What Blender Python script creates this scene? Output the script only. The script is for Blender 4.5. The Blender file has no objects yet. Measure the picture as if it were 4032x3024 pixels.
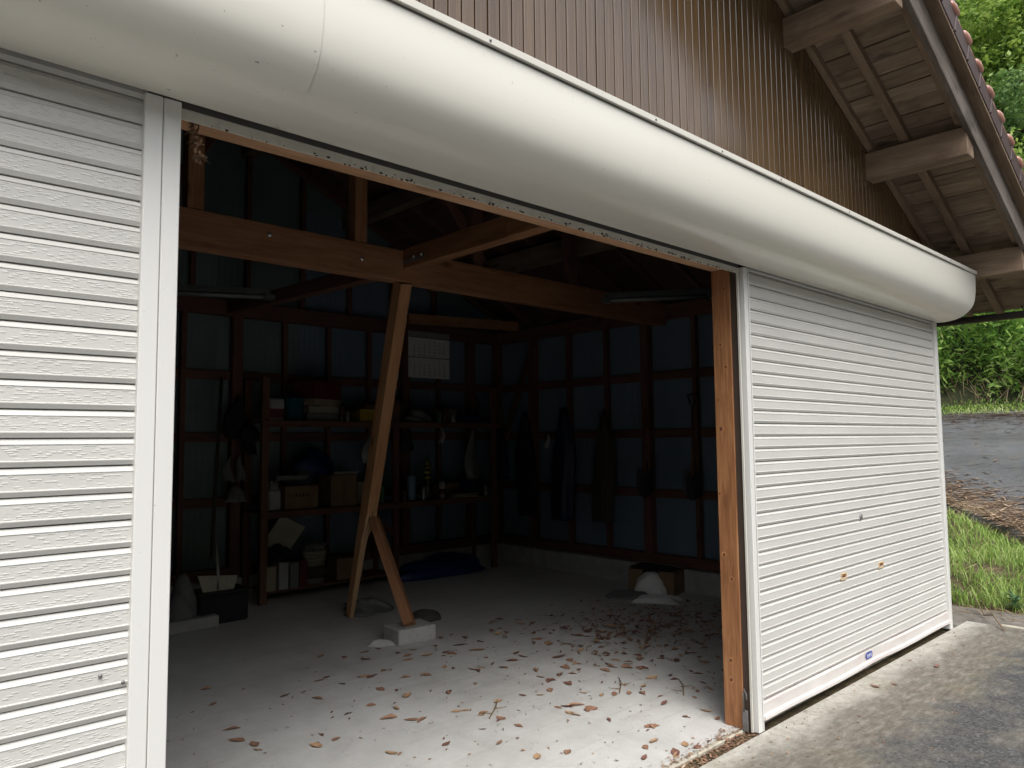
import bpy, bmesh, math, random
import numpy as np
from mathutils import Matrix, Vector
S = bpy.context.scene
COL = S.collection
PI = math.pi
rnd = random.Random(7)
rng = np.random.default_rng(11)

# ------------------------------------------------------------------ camera, sky, sun, exposure
cam = bpy.data.cameras.new('camera')
cam.sensor_width = 36.0
cam.lens = 26.14
cam.clip_start = 0.05
cam.clip_end = 500
camo = bpy.data.objects.new('camera', cam)
COL.objects.link(camo)
Rv, Uv, Fv = (0.7312632, -0.68201916, -0.0101978), (-0.04446593, -0.06258475, 0.99704861), (0.68064448, 0.7286515, 0.07609255)
camo.matrix_world = Matrix(((Rv[0], Uv[0], -Fv[0], 0), (Rv[1], Uv[1], -Fv[1], -2.12), (Rv[2], Uv[2], -Fv[2], 1.58), (0, 0, 0, 1)))
S.camera = camo

SUN_EL, SUN_AZ = math.radians(58), math.radians(205)
world = bpy.data.worlds.new('World')
S.world = world
world.use_nodes = True
nt = world.node_tree
nt.nodes.clear()
sky = nt.nodes.new('ShaderNodeTexSky')
sky.sky_type = 'NISHITA'
sky.sun_disc = False
sky.sun_elevation = SUN_EL
sky.sun_rotation = SUN_AZ
sky.air_density = 1.0
sky.dust_density = 4.0
sky.ozone_density = 1.0
hs = nt.nodes.new('ShaderNodeHueSaturation')
hs.inputs['Saturation'].default_value = 0.30
bg = nt.nodes.new('ShaderNodeBackground')
bg.inputs['Strength'].default_value = 0.15
wo = nt.nodes.new('ShaderNodeOutputWorld')
nt.links.new(sky.outputs[0], hs.inputs['Color'])
nt.links.new(hs.outputs[0], bg.inputs[0])
nt.links.new(bg.outputs[0], wo.inputs[0])
sun = bpy.data.lights.new('sun', 'SUN')
sun.energy = 0.7
sun.angle = math.radians(40)
sun.color = (1.0, 0.975, 0.94)
suno = bpy.data.objects.new('sun', sun)
COL.objects.link(suno)
sd = Vector((math.sin(SUN_AZ) * math.cos(SUN_EL), math.cos(SUN_AZ) * math.cos(SUN_EL), math.sin(SUN_EL)))
suno.rotation_euler = sd.to_track_quat('Z', 'Y').to_euler()
suno.location = sd * 50
S.view_settings.view_transform = 'Standard'
S.view_settings.look = 'None'
S.view_settings.gamma = 1.0
S.view_settings.use_curve_mapping = False
S.view_settings.exposure = 1.14
S.cycles.max_bounces = 8
S.cycles.diffuse_bounces = 5
S.cycles.glossy_bounces = 3

# ------------------------------------------------------------------ object helpers
WM = {}
def link(o, parent=None, world=None):
    COL.objects.link(o)
    world = Matrix.Identity(4) if world is None else world
    if parent is not None:
        o.parent = parent
        o.matrix_parent_inverse = WM[parent.name].inverted()
    o.matrix_basis = world
    WM[o.name] = world
    return o
def tag(o, label=None, cat=None, group=None, kind=None):
    if label: o['label'] = label
    if cat: o['category'] = cat
    if group: o['group'] = group
    if kind: o['kind'] = kind
    return o
def thing(name, label, cat, loc=(0, 0, 0), group=None):
    o = bpy.data.objects.new(name, None)
    o.empty_display_size = 0.1
    link(o, None, Matrix.Translation(loc))
    return tag(o, label, cat, group)
def part(name, me, parent, world=None, label=None):
    o = bpy.data.objects.new(name, me)
    link(o, parent, world)
    if label: o['label'] = label
    return o
def solo(name, me, label, cat, world=None, group=None):
    o = bpy.data.objects.new(name, me)
    link(o, None, world)
    return tag(o, label, cat, group)
def struct(name, me, kind='structure', parent=None):
    o = bpy.data.objects.new(name, me)
    link(o, parent)
    o['kind'] = kind
    return o
def mesh(name, verts, faces, mats, smooth=False, mi=None):
    me = bpy.data.meshes.new(name)
    me.from_pydata([tuple(v) for v in verts], [], faces)
    for m in (mats if isinstance(mats, (list, tuple)) else [mats]):
        me.materials.append(m)
    if mi is not None:
        me.polygons.foreach_set('material_index', mi)
    if smooth:
        me.polygons.foreach_set('use_smooth', [True] * len(me.polygons))
    me.update()
    return me
def bm_mesh(name, bm, mats, smooth=False):
    me = bpy.data.meshes.new(name)
    bm.to_mesh(me)
    bm.free()
    for m in (mats if isinstance(mats, (list, tuple)) else [mats]):
        me.materials.append(m)
    if smooth:
        me.polygons.foreach_set('use_smooth', [True] * len(me.polygons))
    return me
def quads(name, V, mat, kind=None):
    """V: (n,k,3) array of k-gons -> one mesh"""
    n, k = V.shape[0], V.shape[1]
    me = bpy.data.meshes.new(name)
    me.vertices.add(n * k)
    me.vertices.foreach_set('co', V.reshape(-1).astype(np.float32))
    me.loops.add(n * k)
    me.loops.foreach_set('vertex_index', np.arange(n * k, dtype=np.int32))
    me.polygons.add(n)
    me.polygons.foreach_set('loop_start', np.arange(0, n * k, k, dtype=np.int32))
    me.polygons.foreach_set('loop_total', np.full(n, k, dtype=np.int32))
    me.materials.append(mat)
    me.update()
    me.validate()
    return me
def bm_box(bm, a, b, bevel=0.0, M=None, mi=0):
    a, b = Vector(a), Vector(b)
    r = bmesh.ops.create_cube(bm, size=1.0)
    vs = r['verts']
    c, d = (a + b) / 2, b - a
    for v in vs:
        v.co = Vector((v.co.x * d.x, v.co.y * d.y, v.co.z * d.z)) + c
    fs = list({f for v in vs for f in v.link_faces})
    for f in fs: f.material_index = mi
    if bevel > 0:
        es = list({e for v in vs for e in v.link_edges})
        r2 = bmesh.ops.bevel(bm, geom=es, offset=bevel, segments=1, affect='EDGES', profile=0.5)
        vs = list({v for v in r2['verts']} | {v for f in r2['faces'] for v in f.verts} | {v for v in vs if v.is_valid})
        for v in vs:
            for f in v.link_faces: f.material_index = mi
    if M is not None:
        for v in vs:
            if v.is_valid: v.co = M @ v.co
    return bm
def box_me(name, a, b, mat, bevel=0.0):
    bm = bmesh.new()
    bm_box(bm, a, b, bevel)
    return bm_mesh(name, bm, mat)
def bm_tube(bm, pts, radii, seg=10, cap=True, mi=0):
    pts = [Vector(p) for p in pts]
    if not isinstance(radii, (list, tuple)): radii = [radii] * len(pts)
    rings = []
    for i, p in enumerate(pts):
        t = (pts[min(i + 1, len(pts) - 1)] - pts[max(i - 1, 0)]).normalized()
        up = Vector((0, 0, 1)) if abs(t.z) < 0.9 else Vector((1, 0, 0))
        u = t.cross(up).normalized()
        w = t.cross(u)
        rings.append([bm.verts.new(p + (u * math.cos(2 * PI * k / seg) + w * math.sin(2 * PI * k / seg)) * radii[i]) for k in range(seg)])
    for a, b in zip(rings, rings[1:]):
        for k in range(seg):
            f = bm.faces.new((a[k], a[(k + 1) % seg], b[(k + 1) % seg], b[k]))
            f.material_index = mi
            f.smooth = True
    if cap:
        for r in (rings[0][::-1], rings[-1]):
            bm.faces.new(r).material_index = mi
    return bm
def bm_lathe(bm, prof, seg=20, c=(0, 0, 0), mi=0):
    rings = []
    for r, z in prof:
        rings.append([bm.verts.new((c[0] + r * math.cos(2 * PI * k / seg), c[1] + r * math.sin(2 * PI * k / seg), c[2] + z)) for k in range(seg)])
    for a, b in zip(rings, rings[1:]):
        for k in range(seg):
            f = bm.faces.new((a[k], a[(k + 1) % seg], b[(k + 1) % seg], b[k]))
            f.smooth = True
            f.material_index = mi
    if prof[0][0] > 1e-4: bm.faces.new(rings[0][::-1]).material_index = mi
    if prof[-1][0] > 1e-4: bm.faces.new(rings[-1]).material_index = mi
    return bm
TCACHE = {}
def timber(name, p0, p1, w, h, mat, parent, up=(0, 0, 1), bevel=0.004, label=None):
    """a squared timber whose local X runs from p0 to p1; w = width across, h = height along 'up'"""
    p0, p1 = Vector(p0), Vector(p1)
    d = p1 - p0
    L = d.length
    x = d.normalized()
    u = Vector(up)
    y = u.cross(x).normalized()
    z = x.cross(y)
    key = (round(L, 3), round(w, 4), round(h, 4), mat.name, bevel)
    if key not in TCACHE:
        TCACHE[key] = box_me(name, (-L / 2, -w / 2, -h / 2), (L / 2, w / 2, h / 2), mat, bevel)
    c = (p0 + p1) / 2
    M = Matrix(((x.x, y.x, z.x, c.x), (x.y, y.y, z.y, c.y), (x.z, y.z, z.z, c.z), (0, 0, 0, 1)))
    return part(name, TCACHE[key], parent, M, label)

# ------------------------------------------------------------------ materials
class N:
    def __init__(s, name):
        s.m = bpy.data.materials.new(name)
        s.m.use_nodes = True
        s.t = s.m.node_tree
        s.b = s.t.nodes['Principled BSDF']
        s.tc = s.t.nodes.new('ShaderNodeTexCoord')
    def n(s, t, **k):
        x = s.t.nodes.new(t)
        for a, v in k.items(): setattr(x, a, v)
        return x
    def l(s, a, b): s.t.links.new(a, b)
    def val(s, i, v):
        if hasattr(v, 'node'): s.l(v, i)
        else: i.default_value = v
    def math(s, op, a, b=0.0, c=None):
        x = s.n('ShaderNodeMath', operation=op)
        s.val(x.inputs[0], a); s.val(x.inputs[1], b)
        if c is not None: s.val(x.inputs[2], c)
        return x.outputs[0]
    def coord(s, scale=(1, 1, 1), kind='Object', rand=True):
        v = s.tc.outputs[kind]
        if rand:
            oi = s.n('ShaderNodeObjectInfo')
            a = s.n('ShaderNodeVectorMath', operation='SCALE')
            s.l(oi.outputs['Random'], a.inputs['Scale'])
            a.inputs[0].default_value = (37.0, 53.0, 71.0)
            ad = s.n('ShaderNodeVectorMath', operation='ADD')
            s.l(v, ad.inputs[0]); s.l(a.outputs[0], ad.inputs[1])
            v = ad.outputs[0]
        mp = s.n('ShaderNodeMapping')
        mp.inputs['Scale'].default_value = scale
        s.l(v, mp.inputs['Vector'])
        return mp.outputs[0]
    def noise(s, v, scale=5, detail=4, rough=0.55, dist=0.0, out='Fac'):
        x = s.n('ShaderNodeTexNoise')
        s.l(v, x.inputs['Vector'])
        x.inputs['Scale'].default_value = scale
        x.inputs['Detail'].default_value = detail
        x.inputs['Roughness'].default_value = rough
        x.inputs['Distortion'].default_value = dist
        return x.outputs[out]
    def ramp(s, f, stops):
        x = s.n('ShaderNodeValToRGB')
        e = x.color_ramp.elements
        while len(e) < len(stops): e.new(0.5)
        for k, (p, c) in enumerate(stops):
            e[k].position = p
            e[k].color = (*c, 1) if not isinstance(c, (int, float)) else (c, c, c, 1)
        s.l(f, x.inputs[0])
        return x.outputs[0]
    def mix(s, f, a, b, mode='MIX'):
        x = s.n('ShaderNodeMix', data_type='RGBA', blend_type=mode)
        s.val(x.inputs[0], f)
        for i, v in ((6, a), (7, b)):
            if isinstance(v, tuple): v = (*v, 1) if len(v) == 3 else v
            s.val(x.inputs[i], v)
        return x.outputs[2]
    def bump(s, h, strength=0.3, dist=0.01, normal=None):
        x = s.n('ShaderNodeBump')
        x.inputs['Strength'].default_value = strength
        x.inputs['Distance'].default_value = dist
        s.l(h, x.inputs['Height'])
        if normal is not None: s.l(normal, x.inputs['Normal'])
        return x.outputs[0]
    def out(s, color=None, rough=None, normal=None, spec=None, metal=None):
        if color is not None:
            if isinstance(color, tuple): color = (*color, 1)
            s.val(s.b.inputs['Base Color'], color)
        if rough is not None: s.val(s.b.inputs['Roughness'], rough)
        if normal is not None: s.l(normal, s.b.inputs['Normal'])
        if spec is not None: s.b.inputs['Specular IOR Level'].default_value = spec
        if metal is not None: s.b.inputs['Metallic'].default_value = metal
        return s.m

def wood(name, dark, mid, light, rough=0.6, knots=0.0, grain=0.6, stain=0.0, streak=None, vary=False):
    """timber with grain along local X, knots and slow tone changes"""
    k = N(name)
    v = k.coord((1, 1, 1))
    big = k.noise(k.coord((0.7, 5, 5)), 2.2, 3, 0.5, 0.6)
    g1 = k.noise(k.coord((1.6, 26, 26)), 3.0, 5, 0.6, 0.8)
    g2 = k.noise(k.coord((4, 130, 130)), 2.0, 3, 0.6)
    f = k.math('ADD', k.math('MULTIPLY', big, 0.45), k.math('ADD', k.math('MULTIPLY', g1, 0.4), k.math('MULTIPLY', g2, 0.15)))
    c = k.ramp(f, [(0.32, dark), (0.5, mid), (0.68, light)])
    if streak is not None:
        sf = k.ramp(k.noise(k.coord((0.9, 12, 12)), 2.5, 4, 0.6), [(0.5, 0.0), (0.7, 1.0)])
        c = k.mix(k.math('MULTIPLY', sf, 0.6), c, streak)
    oi_ = k.n('ShaderNodeObjectInfo')
    tone = k.ramp(oi_.outputs['Random'], [(0.0, 0.62 if vary else 0.88), (1.0, 1.0)])
    c = k.mix(1.0, c, tone, 'MULTIPLY')
    if knots > 0:
        vo = k.n('ShaderNodeTexVoronoi')
        k.l(k.coord((2.6, 7.5, 7.5)), vo.inputs['Vector'])
        vo.inputs['Scale'].default_value = 1.0
        wob = k.noise(k.coord((20, 40, 40)), 1.0, 2)
        dd = k.math('ADD', vo.outputs['Distance'], k.math('MULTIPLY', wob, 0.08))
        kf = k.ramp(dd, [(0.10, 1.0), (0.17, 0.55), (0.26, 0.0)])
        ring = k.math('SINE', k.math('MULTIPLY', dd, 70.0))
        c = k.mix(k.math('MULTIPLY', kf, knots), c, tuple(x * 0.28 for x in dark))
    if stain > 0:
        st = k.ramp(k.noise(v, 3.0, 5, 0.6), [(0.52, 0.0), (0.7, 1.0)])
        c = k.mix(k.math('MULTIPLY', st, stain), c, tuple(x * 0.4 for x in dark))
    nm = k.bump(k.math('ADD', g1, k.math('MULTIPLY', g2, 0.6)), grain, 0.004)
    return k.out(c, rough, nm, 0.3)

def flat(name, color, rough=0.6, var=0.12, scale=8.0, bump=0.0, spec=0.4, metal=0.0, dirt=0.0, dirtc=(0.05, 0.045, 0.04)):
    k = N(name)
    v = k.coord()
    n = k.noise(v, scale, 5, 0.6)
    lo, hi = tuple(x * (1 - var) for x in color), tuple(min(1, x * (1 + var)) for x in color)
    c = k.ramp(n, [(0.3, lo), (0.7, hi)])
    if dirt > 0:
        d = k.ramp(k.noise(v, scale * 2.7, 6, 0.65), [(0.55, 0.0), (0.75, 1.0)])
        c = k.mix(k.math('MULTIPLY', d, dirt), c, dirtc)
    nm = k.bump(k.noise(v, scale * 6, 4), bump, 0.004) if bump else None
    return k.out(c, rough, nm, spec, metal)

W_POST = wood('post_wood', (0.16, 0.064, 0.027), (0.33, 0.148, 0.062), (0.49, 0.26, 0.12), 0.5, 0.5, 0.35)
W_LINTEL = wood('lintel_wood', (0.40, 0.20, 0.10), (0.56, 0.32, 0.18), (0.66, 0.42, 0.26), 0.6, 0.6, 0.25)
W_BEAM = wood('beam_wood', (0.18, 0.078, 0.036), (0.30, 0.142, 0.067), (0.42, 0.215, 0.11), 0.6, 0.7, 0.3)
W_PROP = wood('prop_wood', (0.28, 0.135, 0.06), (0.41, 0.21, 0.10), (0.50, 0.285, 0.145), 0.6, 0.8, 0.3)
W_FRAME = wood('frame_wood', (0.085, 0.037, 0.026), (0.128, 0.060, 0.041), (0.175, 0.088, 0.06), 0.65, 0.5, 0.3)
W_PALE = wood('broken_wood', (0.46, 0.28, 0.14), (0.58, 0.38, 0.20), (0.66, 0.46, 0.27), 0.7, 0.2, 0.8)
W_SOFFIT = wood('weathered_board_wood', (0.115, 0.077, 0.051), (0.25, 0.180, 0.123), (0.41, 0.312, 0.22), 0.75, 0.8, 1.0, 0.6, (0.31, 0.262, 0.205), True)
W_PURLIN = wood('weathered_beam_wood', (0.105, 0.068, 0.044), (0.195, 0.137, 0.092), (0.29, 0.213, 0.147), 0.75, 0.6, 1.0, 0.35)
W_BARGE = wood('weathered_bargeboard_wood', (0.06, 0.046, 0.037), (0.13, 0.108, 0.09), (0.23, 0.20, 0.175), 0.8, 0.5, 1.0, 0.8, (0.19, 0.175, 0.155))
W_DECK_DIM = wood('dimmed_deck_wood', (0.055, 0.028, 0.020), (0.085, 0.045, 0.031), (0.115, 0.064, 0.043), 0.75, 0.2, 0.4)

def shutter_mat(name, emboss):
    k = N(name)
    v = k.coord((1, 1, 1), 'Object', False)
    sp = k.n('ShaderNodeSeparateXYZ'); k.l(v, sp.inputs[0])
    oi = k.n('ShaderNodeObjectInfo')
    n = k.noise(k.coord((1, 1, 6)), 1.6, 5, 0.6)
    c = k.ramp(n, [(0.3, (0.515, 0.508, 0.475)), (0.7, (0.575, 0.567, 0.532))])
    grime = k.ramp(k.noise(k.coord((1, 1, 3)), 5.0, 6, 0.7), [(0.58, 0.0), (0.8, 1.0)])
    c = k.mix(k.math('MULTIPLY', grime, 0.25), c, (0.36, 0.34, 0.29))
    spk = k.ramp(k.noise(k.coord((1, 1, 1)), 190.0, 2, 0.5), [(0.735, 0.0), (0.76, 1.0)])
    c = k.mix(k.math('MULTIPLY', spk, 0.55), c, (0.16, 0.13, 0.10))
    # embossed random dashes
    zx = k.math('MULTIPLY', sp.outputs['Z'], 190.0)
    row = k.math('FLOOR', zx)
    shift = k.math('MULTIPLY', row, 0.37)
    xx = k.math('ADD', k.math('MULTIPLY', sp.outputs['X'], 66.0), k.math('ADD', shift, k.math('MULTIPLY', oi.outputs['Random'], 300.0)))
    cell = k.math('FLOOR', xx)
    cb = k.n('ShaderNodeCombineXYZ')
    k.l(cell, cb.inputs[0]); k.l(row, cb.inputs[1]); k.l(k.math('MULTIPLY', oi.outputs['Random'], 91.0), cb.inputs[2])
    wn = k.n('ShaderNodeTexWhiteNoise', noise_dimensions='3D')
    k.l(cb.outputs[0], wn.inputs['Vector'])
    on = k.math('GREATER_THAN', wn.outputs['Value'], 0.72)
    off = k.math('LESS_THAN', wn.outputs['Value'], 0.14)
    fz = k.math('PINGPONG', zx, 0.5)
    fx = k.math('PINGPONG', xx, 0.5)
    pill = k.math('MULTIPLY', k.math('MINIMUM', k.math('MULTIPLY', fz, 2.6), 1.0), k.math('MINIMUM', k.math('MULTIPLY', fx, 7.0), 1.0))
    h = k.math('MULTIPLY', k.math('SUBTRACT', on, k.math('MULTIPLY', off, 0.3)), pill)
    # only on the flat middle of the slat
    band = k.math('MULTIPLY', k.math('GREATER_THAN', sp.outputs['Z'], -0.0530), k.math('LESS_THAN', sp.outputs['Z'], -0.0165))
    h = k.math('MULTIPLY', h, band)
    nm = k.bump(h, emboss, 0.0022)
    return k.out(c, 0.42, nm, 0.4)
M_SLAT = shutter_mat('embossed_white_steel', 0.4)
M_SLATR = shutter_mat('embossed_white_steel_worn', 0.22)
def coated(name, color, rough, wav, dirt=0.25):
    k = N(name)
    v = k.coord((1, 1, 1))
    n = k.noise(k.coord((0.5, 1, 1)), 1.3, 3)
    c = k.ramp(n, [(0.3, tuple(x * 0.97 for x in color)), (0.7, color)])
    if dirt > 0.31:
        d = k.ramp(k.noise(v, 6.0, 7, 0.7), [(0.62, 0.0), (0.85, 1.0)])
        c = k.mix(k.math('MULTIPLY', d, dirt * 0.5), c, tuple(x * 0.6 for x in color))
    spk = k.ramp(k.noise(v, 70.0, 2, 0.5), [(0.745, 0.0), (0.765, 1.0)])
    c = k.mix(k.math('MULTIPLY', spk, 0.5), c, (0.14, 0.12, 0.10))
    rg = k.ramp(k.noise(v, 2.0, 2), [(0.3, rough * 0.98), (0.7, rough * 1.03)])
    nm = k.bump(k.noise(k.coord((0.6, 2, 2)), 1.4, 2), wav, 0.03)
    return k.out(c, rg, nm, 0.5)
M_BOX = coated('cream_painted_steel', (0.71, 0.688, 0.615), 0.26, 0.04, 0.3)
M_GUIDE = coated('white_painted_aluminium', (0.66, 0.655, 0.625), 0.42, 0.03, 0.12)
M_LIP = coated('cream_steel_flashing', (0.60, 0.58, 0.515), 0.45, 0.2, 0.5)
def rail_mat():
    k = N('scuffed_white_rail')
    v = k.coord()
    c = k.ramp(k.noise(v, 3.0, 5), [(0.3, (0.56, 0.53, 0.50)), (0.7, (0.64, 0.62, 0.59))])
    pk = k.ramp(k.noise(k.coord((1, 1, 4)), 2.2, 4), [(0.48, 0.0), (0.62, 1.0)])
    c = k.mix(k.math('MULTIPLY', pk, 0.5), c, (0.56, 0.46, 0.44))
    sc = k.ramp(k.noise(k.coord((2, 1, 9)), 12.0, 6, 0.7), [(0.6, 0.0), (0.72, 1.0)])
    c = k.mix(k.math('MULTIPLY', sc, 0.6), c, (0.22, 0.2, 0.17))
    return k.out(c, 0.45, k.bump(k.noise(v, 4, 3), 0.25, 0.01), 0.4)
M_RAIL = rail_mat()
M_CRUMBD = flat('dried_mud', (0.06, 0.04, 0.028), 0.9, 0.4, 60)
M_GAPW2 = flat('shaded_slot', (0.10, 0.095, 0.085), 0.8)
M_DARK = flat('dark_gap', (0.02, 0.018, 0.016), 0.8)
M_ANGLE = flat('dirty_cream_steel', (0.64, 0.61, 0.53), 0.6, 0.1, 10, 0.1, 0.3, 0, 0.35, (0.2, 0.16, 0.12))

def cladding_mat():
    k = N('brown_printed_siding')
    v = k.coord((60, 60, 1.2))
    g = k.noise(v, 1.6, 5, 0.65)
    c = k.ramp(g, [(0.3, (0.070, 0.039, 0.017)), (0.55, (0.108, 0.064, 0.027)), (0.75, (0.150, 0.093, 0.042))])
    fade = k.ramp(k.noise(k.coord((3, 3, 0.8)), 1.5, 4), [(0.42, 0.0), (0.7, 1.0)])
    c = k.mix(k.math('MULTIPLY', fade, 0.25), c, (0.16, 0.105, 0.065))
    oi_ = k.n('ShaderNodeObjectInfo')
    c = k.mix(1.0, c, k.ramp(oi_.outputs['Random'], [(0.0, 0.86), (1.0, 1.08)]), 'MULTIPLY')
    stk = k.ramp(k.noise(k.coord((9, 9, 0.5)), 2.0, 5, 0.65), [(0.45, 0.0), (0.72, 1.0)])
    c = k.mix(k.math('MULTIPLY', stk, 0.25), c, (0.05, 0.032, 0.02))
    chip = k.ramp(k.noise(k.coord((30, 30, 16)), 1.3, 5, 0.7), [(0.66, 0.0), (0.7, 1.0)])
    c = k.mix(k.math('MULTIPLY', chip, 0.3), c, (0.06, 0.04, 0.03))
    r = k.ramp(k.noise(k.coord((8, 8, 2)), 2.0, 3), [(0.3, 0.15), (0.7, 0.24)])
    k.b.inputs['IOR'].default_value = 1.65
    return k.out(c, r, k.bump(g, 0.03, 0.002), 0.5)
M_CLAD = cladding_mat()
M_CLADG = flat('dark_siding_groove', (0.018, 0.010, 0.007), 0.7)

def concrete_floor():
    k = N('smooth_concrete_floor')
    v = k.coord((1, 1, 1), 'Object', False)
    n1 = k.noise(v, 0.9, 5, 0.6)
    n2 = k.noise(v, 7.0, 6, 0.65)
    c = k.ramp(k.math('ADD', k.math('MULTIPLY', n1, 0.6), k.math('MULTIPLY', n2, 0.4)), [(0.32, (0.41, 0.405, 0.38)), (0.5, (0.51, 0.505, 0.48)), (0.68, (0.59, 0.585, 0.565))])
    tyre = k.ramp(k.noise(k.coord((1.5, 0.5, 1), 'Object', False), 1.7, 4), [(0.55, 0.0), (0.7, 1.0)])
    c = k.mix(k.math('MULTIPLY', tyre, 0.22), c, (0.25, 0.24, 0.22))
    pk = k.ramp(k.noise(v, 2.4, 3), [(0.58, 0.0), (0.72, 1.0)])
    c = k.mix(k.math('MULTIPLY', pk, 0.2), c, (0.42, 0.33, 0.32))
    s1 = k.ramp(k.noise(v, 110.0, 2, 0.5), [(0.655, 0.0), (0.69, 1.0)])
    s2 = k.ramp(k.noise(v, 3.0, 4), [(0.4, 0.15), (0.65, 1.0)])
    c = k.mix(k.math('MULTIPLY', k.math('MULTIPLY', s1, s2), 0.6), c, (0.10, 0.07, 0.055))
    w = k.ramp(k.noise(v, 160.0, 1, 0.5), [(0.74, 0.0), (0.76, 1.0)])
    c = k.mix(k.math('MULTIPLY', w, 0.7), c, (0.7, 0.69, 0.66))
    cr = k.n('ShaderNodeTexVoronoi', feature='DISTANCE_TO_EDGE')
    wv = k.n('ShaderNodeVectorMath', operation='ADD')
    nn = k.n('ShaderNodeTexNoise'); k.l(v, nn.inputs['Vector']); nn.inputs['Scale'].default_value = 3.0; nn.inputs['Detail'].default_value = 6.0
    sc = k.n('ShaderNodeVectorMath', operation='SCALE'); sc.inputs['Scale'].default_value = 0.5
    k.l(nn.outputs['Color'], sc.inputs[0]); k.l(k.coord((0.38, 0.38, 1), 'Object', False), wv.inputs[0]); k.l(sc.outputs[0], wv.inputs[1])
    k.l(wv.outputs[0], cr.inputs['Vector'])
    cf = k.ramp(cr.outputs['Distance'], [(0.0, 1.0), (0.0022, 0.0)])
    c = k.mix(k.math('MULTIPLY', cf, 0.5), c, (0.12, 0.11, 0.095))
    tr1 = k.ramp(k.noise(k.coord((0.35, 5.0, 1), 'Object', False), 2.0, 6, 0.7), [(0.52, 0.0), (0.64, 1.0)])
    c = k.mix(k.math('MULTIPLY', tr1, 0.16), c, (0.22, 0.21, 0.19))
    return k.out(c, k.ramp(n2, [(0.3, 0.5), (0.7, 0.7)]), k.bump(k.noise(v, 60, 4), 0.12, 0.004), 0.35)
M_FLOOR = concrete_floor()
def apron_mat():
    k = N('mossy_concrete_apron')
    v = k.coord((1, 1, 1), 'Object', False)
    sp = k.n('ShaderNodeSeparateXYZ'); k.l(v, sp.inputs[0])
    wob = k.noise(k.coord((1.2, 3, 1), 'Object', False), 1.6, 5, 0.6)
    # distance from the shutter line, broken up: clean lime-washed edge -> brown algae growth -> mixed with the road
    d = k.math('ADD', k.math('MULTIPLY', sp.outputs['Y'], -1.0), k.math('MULTIPLY', k.math('SUBTRACT', wob, 0.5), 0.30))
    c0 = k.ramp(k.noise(v, 9, 6, 0.65), [(0.3, (0.36, 0.34, 0.29)), (0.7, (0.50, 0.485, 0.43))])
    c1 = k.ramp(k.noise(k.coord((2, 6, 1), 'Object', False), 4, 6, 0.7), [(0.28, (0.075, 0.065, 0.052)), (0.5, (0.142, 0.127, 0.104)), (0.72, (0.25, 0.232, 0.20))])
    f = k.ramp(d, [(0.03, 0.0), (0.22, 0.9), (0.4, 1.0)])
    c = k.mix(f, c0, c1)
    bl = k.ramp(k.noise(v, 26, 6, 0.75), [(0.45, 0.0), (0.66, 1.0)])
    c = k.mix(k.math('MULTIPLY', bl, 0.3), c, (0.07, 0.06, 0.045))
    fine = k.ramp(k.noise(v, 240, 2, 0.5), [(0.62, 0.0), (0.7, 1.0)])
    c = k.mix(k.math('MULTIPLY', fine, 0.4), c, (0.42, 0.39, 0.33))
    gr = k.ramp(k.noise(v, 1.1, 3), [(0.55, 0.0), (0.7, 1.0)])
    c = k.mix(k.math('MULTIPLY', gr, 0.25), c, (0.19, 0.19, 0.07))
    d2 = k.math('ADD', k.math('MULTIPLY', sp.outputs['Y'], -1.0), k.math('MULTIPLY', k.math('SUBTRACT', k.noise(v, 3.0, 7, 0.72), 0.5), 0.9))
    vo = k.n('ShaderNodeTexVoronoi')
    k.l(v, vo.inputs['Vector'])
    vo.inputs['Scale'].default_value = 95.0
    stn = k.n('ShaderNodeTexWhiteNoise', noise_dimensions='3D')
    k.l(vo.outputs['Position'], stn.inputs['Vector'])
    ac = k.ramp(stn.outputs['Value'], [(0.0, (0.036, 0.036, 0.036)), (0.6, (0.066, 0.066, 0.066)), (0.9, (0.09, 0.09, 0.09)), (1.0, (0.13, 0.13, 0.13))])
    mo = k.ramp(k.noise(v, 2.3, 6, 0.7), [(0.5, 0.0), (0.66, 0.7)])
    ac = k.mix(mo, ac, c1)
    c = k.mix(k.ramp(d2, [(0.45, 0.0), (0.68, 1.0)]), c, ac)
    hh = k.math('ADD', k.noise(v, 40, 6, 0.7), k.math('MULTIPLY', k.noise(v, 200, 2), 0.5))
    return k.out(c, 0.75, k.bump(hh, 0.5, 0.008), 0.3)
M_APRON = apron_mat()
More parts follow.
